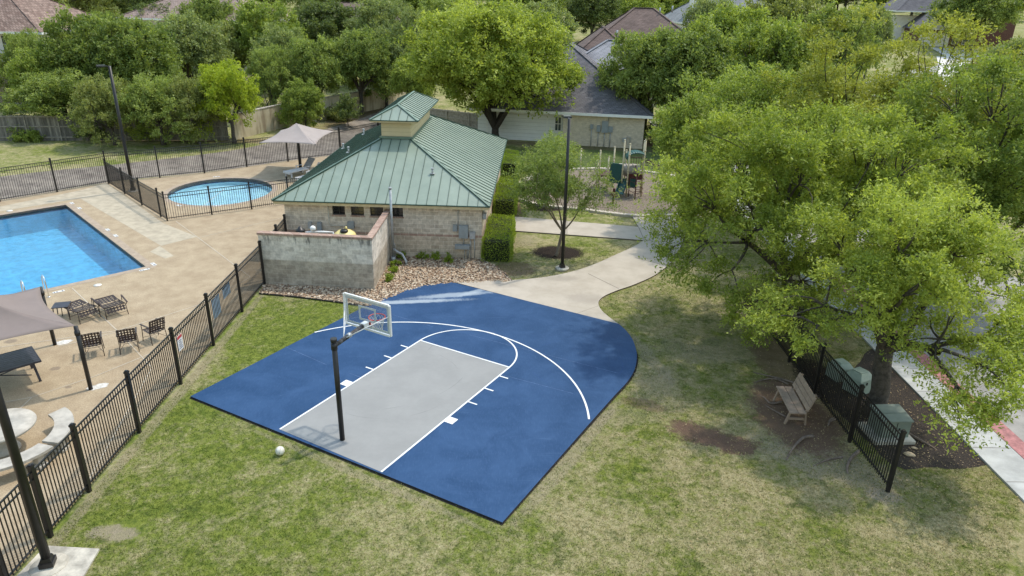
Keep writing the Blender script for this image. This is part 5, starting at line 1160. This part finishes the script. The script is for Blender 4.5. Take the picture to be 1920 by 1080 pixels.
n.links.new(cr.outputs[0], bs.inputs['Base Color']); bs.inputs['Roughness'].default_value = .75
o = bpy.data.objects.new('river_rocks', quadmesh('river_rocks', tri, np.repeat(rg.uniform(0, 1, Nn), 20), m, 3)); link(o); tag(o, 'tan and brown river rocks covering the bed between court and clubhouse', 'river rocks', kind='stuff')
# ---------------------------------------------------------------- grass blades on the near lawn, fallen leaves
rg = np.random.default_rng(9); N = 330000
q = rg.uniform(0, 1, N); gy = 9.5 + 24 * q ** 1.35; gx = rg.uniform(-1, 1, N) * (.78 * gy + 1.5)
ok = (gx > -10.2) & (gx < 12.8)
for poly in (court_poly, path_poly, bed, pad): ok &= ~inpoly(gx, gy, poly)
def outell(cx, cy, rx, ry, rz=0):
    dx, dy = gx - cx, gy - cy; u = (math.cos(rz) * dx + math.sin(rz) * dy) / rx; w = (-math.sin(rz) * dx + math.cos(rz) * dy) / ry
    return (u * u + w * w + rg.normal(size=N) * .25) > 1
ok &= ~inpoly(gx, gy, mbp)
for e in [(5.6, 17.05, 1.3, .36, -.58), (8.55, 18.3, 1.3, 2.1), (10.1, 19.3, .7, 2.3), (2.15, 32.15, 1.25, .95), (-8.75, 12.9, .6, .35), (9.2, 21.5, .8, 2.5)]: ok &= outell(*e)
ok &= ~((gx > -6 - 5) & (gy > 27.2) & (gx < -.9)) 
gx, gy = gx[ok], gy[ok]; N = len(gx); ln = rg.uniform(.025, .065, N); an = rg.uniform(0, 6.28, N); tx, ty = rg.normal(size=N) * .028, rg.normal(size=N) * .028
wd = .0065 + .0002 * gy; tri = np.empty((N, 3, 3)); tri[:, 0] = np.stack([gx - np.cos(an) * wd, gy - np.sin(an) * wd, np.full(N, -.062)], 1); tri[:, 1] = np.stack([gx + np.cos(an) * wd, gy + np.sin(an) * wd, np.full(N, -.062)], 1); tri[:, 2] = np.stack([gx + tx, gy + ty, -.06 + ln * .7], 1)
m, n, bs, out = newmat('grass_blades'); b = NB(n); c = lawn_nodes(b); at = b.new('ShaderNodeAttribute', attribute_name='tint')
c = b.mix(1.0, c, b.mix(at.outputs['Fac'], (.62, .66, .60), (1.5, 1.45, 1.35)), 'MULTIPLY'); n.links.new(c, bs.inputs['Base Color']); bs.inputs['Roughness'].default_value = .8; bs.inputs['Specular IOR Level'].default_value = .2
trn = b.new('ShaderNodeBsdfTranslucent'); n.links.new(c, trn.inputs[0]); ms = b.new('ShaderNodeMixShader'); ms.inputs[0].default_value = .3; n.links.new(bs.outputs[0], ms.inputs[1]); n.links.new(trn.outputs[0], ms.inputs[2]); n.links.new(ms.outputs[0], out.inputs[0])
o = bpy.data.objects.new('grass', quadmesh('grass', tri, rg.uniform(0, 1, N), m, 3)); link(o); tag(o, 'short patchy lawn grass around the basketball court', 'grass', kind='stuff')
rg = np.random.default_rng(19); N = 5200; lx = np.concatenate([rg.uniform(4, 12.8, N // 2), rg.normal(10.4, 1.6, N // 2)]); ly = np.concatenate([rg.uniform(10.5, 24, N // 2), rg.normal(17.5, 2.2, N // 2)])
ok = ~inpoly(lx, ly, court_poly) & (lx < 12.8); lx, ly = lx[ok], ly[ok]; pos = np.stack([lx, ly, np.full(len(lx), -.03)], 1)
m = leafmat('dry_leaf', (.20, .13, .06), (.46, .36, .20), .1)
o = bpy.data.objects.new('fallen_leaves', quadmesh('fallen_leaves', leaves(pos, np.zeros_like(pos) + (0, 0, .0), .05, rg, 2.5, .5) * np.array((1, 1, .5)), rg.uniform(0, 1, len(lx)), m)); link(o); tag(o, 'small dry fallen leaves scattered over the mulch and lawn under the trees', 'fallen leaves', kind='stuff')
# ================================================================ HOUSES
def shingle(name, c1, c2, bw=.5, bh=.16):
    m, n, bs, _ = newmat(name); b = NB(n)
    sx = b.new('ShaderNodeSeparateXYZ'); n.links.new(b.tc.outputs['Object'], sx.inputs[0]); cb = b.new('ShaderNodeCombineXYZ')
    n.links.new(b.math('ADD', sx.outputs[0], sx.outputs[1]), cb.inputs[0]); n.links.new(b.math('MULTIPLY', sx.outputs[2], 2.0), cb.inputs[1])
    q = b.new('ShaderNodeTexBrick'); n.links.new(cb.outputs[0], q.inputs['Vector']); q.inputs['Color1'].default_value = (*c1, 1); q.inputs['Color2'].default_value = (*c2, 1); q.inputs['Mortar'].default_value = (*[v * .55 for v in c1], 1)
    q.inputs['Scale'].default_value = 1; q.inputs['Mortar Size'].default_value = .022; q.inputs['Brick Width'].default_value = bw; q.inputs['Row Height'].default_value = bh
    c = b.mix(1.0, q.outputs['Color'], b.mix(b.ramp(b.noise(.8, 7, .7), .3, .7), (.78,) * 3, (1.15,) * 3), 'MULTIPLY'); n.links.new(c, bs.inputs['Base Color']); bs.inputs['Roughness'].default_value = .95
    b.bump(q.outputs['Fac'], -.4, .03, bs); return m
SHG = shingle('grey_shingles', (.12, .115, .13), (.175, .17, .185)); SHL = shingle('light_grey_shingles', (.27, .27, .30), (.34, .34, .37)); SHB = shingle('brown_shingles', (.135, .095, .085), (.20, .145, .13)); SHF = shingle('blue_grey_shingles', (.20, .215, .23), (.27, .28, .30)); TILE = shingle('clay_tiles', (.155, .10, .082), (.30, .215, .18), .28, .42)
TANB = brickmat('tan_brick', (.50, .42, .31), (.62, .53, .41), (.60, .54, .45), .22, .08, .008, .95, var=.15); REDB = brickmat('dark_red_brick', (.115, .042, .035), (.17, .07, .055), (.2, .15, .13), .22, .08, .008)
WHW = simple('white_wall', (.78, .77, .74), .8, .06, 2); WHT = simple('white_trim', (.80, .80, .79), .6, .04, 4); CRW = simple('cream_wall', (.55, .50, .42), .85, .06, 2); WSID = sidingmat('white_siding', (.78, .79, .80), .30)
BGL = simple('window_glass', (.05, .065, .08), .1, .2, 2, spec=.8)
def hiproof(w, d, pitch, z, mat, name='roof', parent=None, x0=0, y0=0, cap=True, ov=.4):
    """hip roof of any proportion with thick eave"""
    w2, d2 = w + 2 * ov, d + 2 * ov; x0 -= ov; y0 -= ov; mb = MB()
    if d2 >= w2: P_, F_ = hip(w2, d2, pitch, z, x0, y0)
    else:
        h = d2 / 2 * pitch; P_ = [(x0, y0, z), (x0 + w2, y0, z), (x0 + w2, y0 + d2, z), (x0, y0 + d2, z), (x0 + d2 / 2, y0 + d2 / 2, z + h), (x0 + w2 - d2 / 2, y0 + d2 / 2, z + h)]; F_ = [(0, 1, 5, 4), (1, 2, 5), (2, 3, 4, 5), (3, 0, 4)]
    mb.add(P_, F_, 0); mb.add([(p[0], p[1], z - .03) for p in P_[:4]], [(3, 2, 1, 0)], 1)
    prs = ((0, 4), (3, 4), (1, 5), (2, 5), (4, 5)) if d2 < w2 else ((0, 4), (1, 4), (2, 5), (3, 5), (4, 5))
    for a, c_ in prs: mb.bar(Vector(P_[a]) + Vector((0, 0, .03)), Vector(P_[c_]) + Vector((0, 0, .03)), .28, .05, 0)
    mb.bx(x0, x0 + w2, y0 - .03, y0, z - .2, z + .01, 1); mb.bx(x0 - .03, x0, y0 - .03, y0 + d2, z - .2, z + .01, 1); mb.bx(x0 + w2, x0 + w2 + .03, y0 - .03, y0 + d2, z - .2, z + .01, 1)
    return mb.build(name, [mat, WHT], parent)
def win(parent, x, y, z, w, h, nx_=2, ny=2, frame=None):
    f = MB(); t = .07
    f.bx(x - w / 2, x + w / 2, y - .06, y - .002, z, z + t).bx(x - w / 2, x + w / 2, y - .06, y - .002, z + h - t, z + h).bx(x - w / 2, x - w / 2 + t, y - .06, y - .002, z + t, z + h - t).bx(x + w / 2 - t, x + w / 2, y - .06, y - .002, z + t, z + h - t)
    for i in range(1, nx_): f.bx(x - w / 2 + w * i / nx_ - .02, x - w / 2 + w * i / nx_ + .02, y - .055, y - .01, z + t, z + h - t)
    for i in range(1, ny): f.bx(x - w / 2 + t, x + w / 2 - t, y - .053, y - .012, z + h * i / ny - .02, z + h * i / ny + .02)
    o = f.build('window', frame or WHT, parent); MB().bx(x - w / 2 + t, x + w / 2 - t, y - .03, y - .005, z + t, z + h - t).build('pane', BGL, o); return o
def gdoor(parent, x, y, z, w, h, mat=WHT):
    d = MB()
    for i in range(4):
        zz = z + h * i / 4; d.bx(x - w / 2, x + w / 2, y - .05, y - .002, zz + .01, zz + h / 4 - .01)
        for j in range(4): d.bx(x - w / 2 + w * (j + .12) / 4, x - w / 2 + w * (j + .88) / 4, y - .065, y - .051, zz + .1, zz + h / 4 - .1)
    d.build('garage_door', mat, parent); MB().bx(x - w / 2 - .1, x - w / 2, y - .07, y - .002, z, z + h + .1).bx(x + w / 2, x + w / 2 + .1, y - .07, y - .002, z, z + h + .1).bx(x - w / 2, x + w / 2, y - .07, y - .002, z + h, z + h + .1).build('door_trim', WHT, parent)
# tan brick house beyond the playground
h1 = thing('brick_house', 'tan brick house with grey shingle roof and white garage beyond the playground', 'house', (-3.1, 60.0, -.06), math.radians(-10))
MB().bx(0, 7.2, 0, 11, 0, 2.6).build('garage_wall', WSID, h1); MB().bx(7.21, 13.6, -.9, 13, 0, 2.62).build('wall', TANB, h1)
gdoor(h1, 3.3, 0, 0, 4.9, 2.15, WSID); win(h1, 6.7, 0, .9, .6, 1.2)
hiproof(14, 16, .62, 2.65, SHG, 'roof', h1, -.2, -.9)
hiproof(7.5, 7, .62, 5.1, SHL, 'upper_roof', h1, 6.3, 5.5); MB().bx(6.4, 13.6, 5.6, 12.4, 3.0, 5.05).build('upper_wall', CRW, h1)
for x, z0, z1, w in [(10.05, 1.2, 1.7, .3), (10.55, 1.15, 2.05, .5), (11.0, 1.2, 1.65, .35), (9.5, 1.4, 1.75, .25)]:
    MB().bx(x - w / 2, x + w / 2, -1.05, -.903, z0, z1).build('electrical_box', GBOX, h1); MB().tube([(x, -.96, 0), (x, -.96, z0)], .03, 6).build('conduit', GALV, h1)
MB().tube([(10.8, -.96, 2.05), (10.8, -.96, 2.6)], .04, 6).build('conduit', GALV, h1); MB().bx(12.0, 12.3, -1.1, -.903, .5, .8).tube([(12.3, -.98, .9), (12.6, -.98, .9), (12.6, -.98, 0)], .03, 6).build('gas_meter', GALV, h1)
# brown roofed house
h2 = thing('brown_roof_house', 'two storey house with brown hipped shingle roof behind the grey roofed one', 'house', (7.6, 80, -.06), math.radians(-3))
MB().bx(0, 12.6, 1.5, 12, 0, 5.7).build('wall', CRW, h2); MB().bx(-.8, 4.2, -1.5, 6, 0, 5.4).build('front_wing', CRW, h2)
hiproof(12.6, 10.5, .72, 5.75, SHB, 'roof', h2, 0, 1.5); hiproof(5, 9, .80, 5.55, SHB, 'wing_roof', h2, -.8, -1.5); hiproof(5, 9, .6, 5.6, SHB, 'side_roof', h2, 10.6, 3)
for x, y, z in ((3.0, .6, 7.0), (1.2, 3.2, 6.3), (8, 6, 9.2), (9.5, 7, 9.4)): MB().tube([(x, y, z), (x, y, z + .7)], .09, 8).build('roof_vent', GALV, h2)
win(h2, 1.7, -1.5, 3.3, 1.2, 1.3); win(h2, 7, 1.5, 3.3, 1.2, 1.3)
# blue grey roofed house further away
h3 = thing('grey_roof_house', 'far house with blue grey roof and white chimney right of the brown roof', 'house', (24.0, 108, terr(24, 108)), math.radians(6))
MB().bx(0, 16, 0, 13, 0, 4.8).build('wall', WHW, h3); hiproof(16, 13, .70, 4.85, SHF, 'roof', h3); MB().bx(1.5, 2.5, 3, 4.2, 4, 9.9).bx(1.4, 2.6, 2.9, 4.3, 9.9, 10.1).build('chimney', WHW, h3); hiproof(6, 7, .7, 4.6, SHF, 'wing_roof', h3, 5, -3); MB().bx(5, 11, -3, -.01, 0, 4.55).build('front_wing', WHW, h3)
# tile roofed house on the left
h4 = thing('tile_roof_house', 'two storey white house with brown clay tile roof at the left picture edge', 'house', (-62, 72, -.06), math.radians(2))
MB().bx(0, 15.9, 0, 14, 0, 6.9).build('wall', WHW, h4); hiproof(15.9, 14, .55, 6.95, TILE, 'roof', h4, ov=.9); win(h4, 13.0, 0, 4.9, 1.35, 1.7); win(h4, 10.9, 0, 4.9, 1.1, 1.5)
MB().bx(6, 12.2, -2.6, -.01, 0, 4.4).build('front_wing', CRW, h4); hiproof(6.2, 6, .5, 4.45, TILE, 'wing_roof', h4, 6, -2.6, ov=.6)
ac = thing('air_conditioner', 'pale topped air conditioner unit beside the white tile roofed house', 'air conditioner', (-50.3, 66.5, -.06)); MB().bx(-.9, 0.9, -.45, .45, 0, .95).build('casing', GBOX, ac); MB().bx(-.95, .95, -.5, .5, .951, 1.02).build('top_cover', WHT, ac)
h6 = thing('far_tile_house', 'house with pale brown tile roof half hidden at the top left', 'house', (-50, 96, terr(-50, 96)), math.radians(-8))
MB().bx(0, 18, 0, 12, 0, 6).build('wall', CRW, h6); hiproof(18, 12, .5, 6.05, shingle('pale_tiles', (.26, .19, .165), (.34, .26, .23), .28, .42), 'roof', h6)
h7 = thing('far_cream_house', 'cream walled house seen between tree crowns left of centre at the top', 'house', (-30, 104, terr(-30, 104)), math.radians(5))
MB().bx(0, 16, 0, 11, 0, 4.4).build('wall', WHW, h7); hiproof(16, 11, .45, 4.45, SHB, 'roof', h7); win(h7, 4, 0, 1.5, 1.6, 1.5); win(h7, 9, 0, 1.5, 1.6, 1.5)
# gabled garage house on the rise at the right
x0_, z0_ = V(1719, 86, 124); hz = terr(x0_, 124)
h5 = thing('gabled_house', 'dark red brick house with white gable over two white garage doors', 'house', (x0_, 124, z0_ - .1), math.radians(-10)); h5.scale = (.86, .86, .86)
MB().bx(-.4, 5.6, 0, 8, 0, 3.5).build('garage_wall', REDB, h5); MB().bx(5.61, 17, 2.0, 13, 0, 6.2).build('wall', REDB, h5); MB().bx(-4, 5.6, 8.01, 15, 0, 5.2).build('side_wall', WHW, h5)
for x in (1.35, 4.05): gdoor(h5, x, 0, 0, 2.35, 2.35)
def gable(x0, x1, y0, y1, z, pk, mat, wall, parent, name='gable_roof'):
    xm = (x0 + x1) / 2; ov = .35; k = (pk - z) / (xm - x0); zb = z - ov * k
    r = MB(); r.add([(x0 - ov, y0 - ov, zb), (xm, y0 - ov, pk), (xm, y1, pk), (x0 - ov, y1, zb), (x1 + ov, y0 - ov, zb), (x1 + ov, y1, zb)], [(0, 1, 2, 3)[::-1], (1, 4, 5, 2)[::-1]], 0)
    for s_, xa in ((1, x0 - ov), (-1, x1 + ov)): r.bar((xa, y0 - ov, zb - .05), (xm, y0 - ov, pk - .05), .1, .28, 1)
    o = r.build(name, [mat, WHT], parent); MB().add([(x0, y0, z), (x1, y0, z), (xm, y0, pk - .1), (x0, y0 + .2, z), (x1, y0 + .2, z), (xm, y0 + .2, pk - .1)], [(0, 1, 2), (5, 4, 3), (0, 3, 4, 1)]).build('gable_wall', wall, parent); return o
gable(-.6, 5.8, -.1, 8, 3.4, 6.2, SHG, WHW, h5); win(h5, 2.9, -.1, 4.3, .6, .8, 2, 2, FRAMEB)
MB().bx(-.9, 6.1, -.45, -.1, 3.1, 3.36).build('eave_board', WHT, h5)
hiproof(20, 14, .85, 6.2, SHG, 'roof', h5, -3, 5.5); MB().add([(5.0, 1.9, 3.5), (7.4, 1.9, 6.4), (5.4, 1.9, 6.4), (5.0, 2.1, 3.5), (7.4, 2.1, 6.4), (5.4, 2.1, 6.4)], [(0, 1, 2), (5, 4, 3), (0, 3, 4, 1)]).build('white_gable_edge', WHT, h5)
win(h5, 7.2, 2.0, .5, 1.1, 2.0); win(h5, 9.0, 2.0, .5, 1.1, 2.0); win(h5, 9.3, 2.0, 4.0, 1.4, 1.3)
# ================================================================ PLAYGROUND
pg = thing('play_structure', 'playground climber with cream posts, teal panels and dark red climbing arch', 'playground', (7.3, 42.8, -.02))
CRP = simple('cream_post_paint', (.56, .50, .34), .5, .05, 5); MAR = simple('maroon_paint', (.075, .018, .016), .5, .2, 8); TEAL = simple('teal_plastic', (.012, .085, .080), .45, .12, 4); TUNW = simple('tunnel_cream', (.50, .45, .40), .5, .1, 4)
def lp(x, y): return (x - 7.3, y - 42.8)
for x, y, h in [(6.55, 42.64, 3.35), (6.83, 42.29, 3.2), (7.75, 42.36, 3.45), (7.84, 43.25, 3.2), (6.8, 43.3, 2.6), (5.35, 44.3, 2.35), (5.75, 43.3, 2.2), (6.3, 44.9, 2.45), (4.2, 44.9, 2.3), (5.1, 43.2, 2.0)]:
    q = lp(x, y); m_ = MB().tube([(*q, 0), (*q, h)], .05, 10).tube([(*q, h), (*q, h + .04)], .058, 10)
    for zc in (.9, 1.55, h - .7): m_.tube([(*q, zc), (*q, zc + .07)], .064, 10)
    m_.build('post', CRP, pg)
q0, q1 = lp(6.83, 42.36), lp(7.78, 43.2); MB().bx(q0[0], q1[0], q0[1], q1[1], 1.10, 1.18).bx(q0[0], q1[0], q0[1] - .03, q0[1] - .001, 1.02, 1.4).build('deck', MAR, pg)
q0, q1 = lp(5.35, 43.35), lp(6.3, 44.8); MB().bx(q0[0], q1[0], q0[1], q1[1], .95, 1.03).build('deck', MAR, pg)
q0, q1 = lp(5.85, 43.1), lp(6.58, 42.66); a = MB().bar((*q0, 1.28), (*q1, 1.28), .05, 1.22); a.build('panel', TEAL, pg)
q0 = lp(7.0, 42.9); MB().tube([(-.9, .45, 1.45), (.35, .35, 1.45)], .36, 18, 0, False).tube([(-.5, .41, 1.45), (-.45, .41, 1.45)], .40, 18).tube([(-.1, .38, 1.45), (-.05, .38, 1.45)], .40, 18).build('tunnel', TUNW, pg)
rf_ = MB(); ar = [(-.5 + math.cos(PI - PI * i / 12) * .62 + .52, 2.25 + .42 * math.sin(PI * i / 12)) for i in range(13)]
for i in range(12): rf_.add([(ar[i][0], -.48, ar[i][1]), (ar[i + 1][0], -.48, ar[i + 1][1]), (ar[i + 1][0], .48, ar[i + 1][1]), (ar[i][0], .48, ar[i][1])], [(0, 1, 2, 3)], 0, True)
o = rf_.build('arch_roof', TEAL, pg); s_ = o.modifiers.new('s', 'SOLIDIFY'); s_.thickness = .04
MB().bar((-.55, .1, .95), (-.95, -.9, .25), .5, .04).bar((-.78, .1, 1.05), (-1.18, -.9, .35), .04, .2).bar((-.32, .1, 1.05), (-.72, -.9, .35), .04, .2).build('slide', TEAL, pg)
MB().bx(-.3, .05, -.5, -.45, .55, 1.1).bx(-.55, -.32, -.3, -.25, .5, 1.1).build('panel', TEAL, pg)
ld = MB(); x, y = lp(7.27, 41.72); ld.tube([(x, y, 0), (x, y, 1.25), (x, -.45, 1.9)], .035, 8); ld.tube([(x - .3, -.5, 0), (x - .3, -.5, 1.2)], .03, 8)
for zz in (.35, .62, .95, 1.22): ld.tube(smooth_path([(x, y, zz), (x + .3, y + .02, zz - .03), (x + .48, y + .2, zz), (x + .3, y + .42, zz + .03), (x, y + .45, zz)], 4), .018, 6); ld.tube([(x, y, zz), (x - .32, -.5, zz + .05)], .016, 6)
ld.build('loop_ladder', MAR, pg)
ac_ = MB(); A0, A1 = np.array((*lp(7.85, 42.75), 2.05)), np.array((*lp(9.40, 42.2), 0.0)); arc_ = []
for i in range(15):
    t = i / 14; a = A0[:2] + (A1[:2] - A0[:2]) * math.sin(t * PI / 2) ** 1.0; arc_.append((a[0], a[1], 2.05 * math.cos(t * PI / 2) ** .8 if t < 1 else 0))
for off_ in ((0, 0), (.10, .55)): ac_.tube([(p[0] + off_[0], p[1] + off_[1], p[2]) for p in arc_], .032, 8)
for i in range(2, 13, 2):
    p = np.array(arc_[i]); ac_.tube(smooth_path([tuple(p), (p[0] - .22, p[1] + .05, p[2] - .18), (p[0] - .18, p[1] + .50, p[2] - .18), (p[0] + .10, p[1] + .55, p[2])], 4), .016, 6)
ac_.build('climbing_arch', MAR, pg)
ba = MB()
for i in range(7): x = -.48 + i * .155; ba.tube([(x, .48, 1.2), (x, .48, 2.2)], .014, 6)
ba.tube([(-.5, .48, 2.2), (.5, .48, 2.2)], .02, 6).build('guard_rail', MAR, pg)
tr_ = thing('spring_rider', 'small dark spring rider on the playground mulch near the small tree', 'spring rider', (*G(1149, 381), -.02)); MB().tube([(0, 0, 0), (0, 0, .45)], .06, 8).build('spring', black, tr_); MB().box((0, 0, .55), (.22, .5, .2), .3, 0, .7).box((.05, .2, .75), (.12, .14, .25), .3).build('seat', MAR, tr_, bevel=.03)
# boulder
rg = np.random.default_rng(2); bm = bmesh.new(); bmesh.ops.create_icosphere(bm, subdivisions=3, radius=1)
for v in bm.verts: v.co *= 1 + .16 * math.sin(v.co.x * 3.1 + v.co.y * 2) + .08 * math.sin(v.co.z * 7 + v.co.y * 5); v.co.x *= .62; v.co.y *= .42; v.co.z *= .34
me = bpy.data.meshes.new('boulder'); bm.to_mesh(me); bm.free(); me.materials.append(simple('limestone', (.30, .25, .21), .95, .3, 5, bump=.5, bscale=20)); o = bpy.data.objects.new('boulder', me); link(o); x_, y_ = G(1000, 320); o.location = (x_, y_, .12); tag(o, 'rounded grey brown boulder on the grass at the far left of the playground', 'boulder')
# loose stones and litter near the transformer, bits on the lawn
for px, py, r_, lb in [(1706, 850, .11, 'oblong pale tan stone on the dark mulch by the fence end'), (1715, 838, .06, 'small pale stone next to the larger one on the dark mulch')]:
    bm = bmesh.new(); bmesh.ops.create_icosphere(bm, subdivisions=2, radius=1)
    for v in bm.verts: v.co *= 1 + .1 * math.sin(v.co.x * 4 + v.co.y * 3); v.co.x *= r_ * 1.4; v.co.y *= r_ * .8; v.co.z *= r_ * .5
    me = bpy.data.meshes.new('stone'); bm.to_mesh(me); bm.free(); me.materials.append(simple('pale_stone', (.46, .36, .24), .9, .15)); o = bpy.data.objects.new('loose_stone', me); link(o); x_, y_ = G(px, py); o.location = (x_, y_, -.03); o.rotation_euler.z = -.4; tag(o, lb, 'stone')
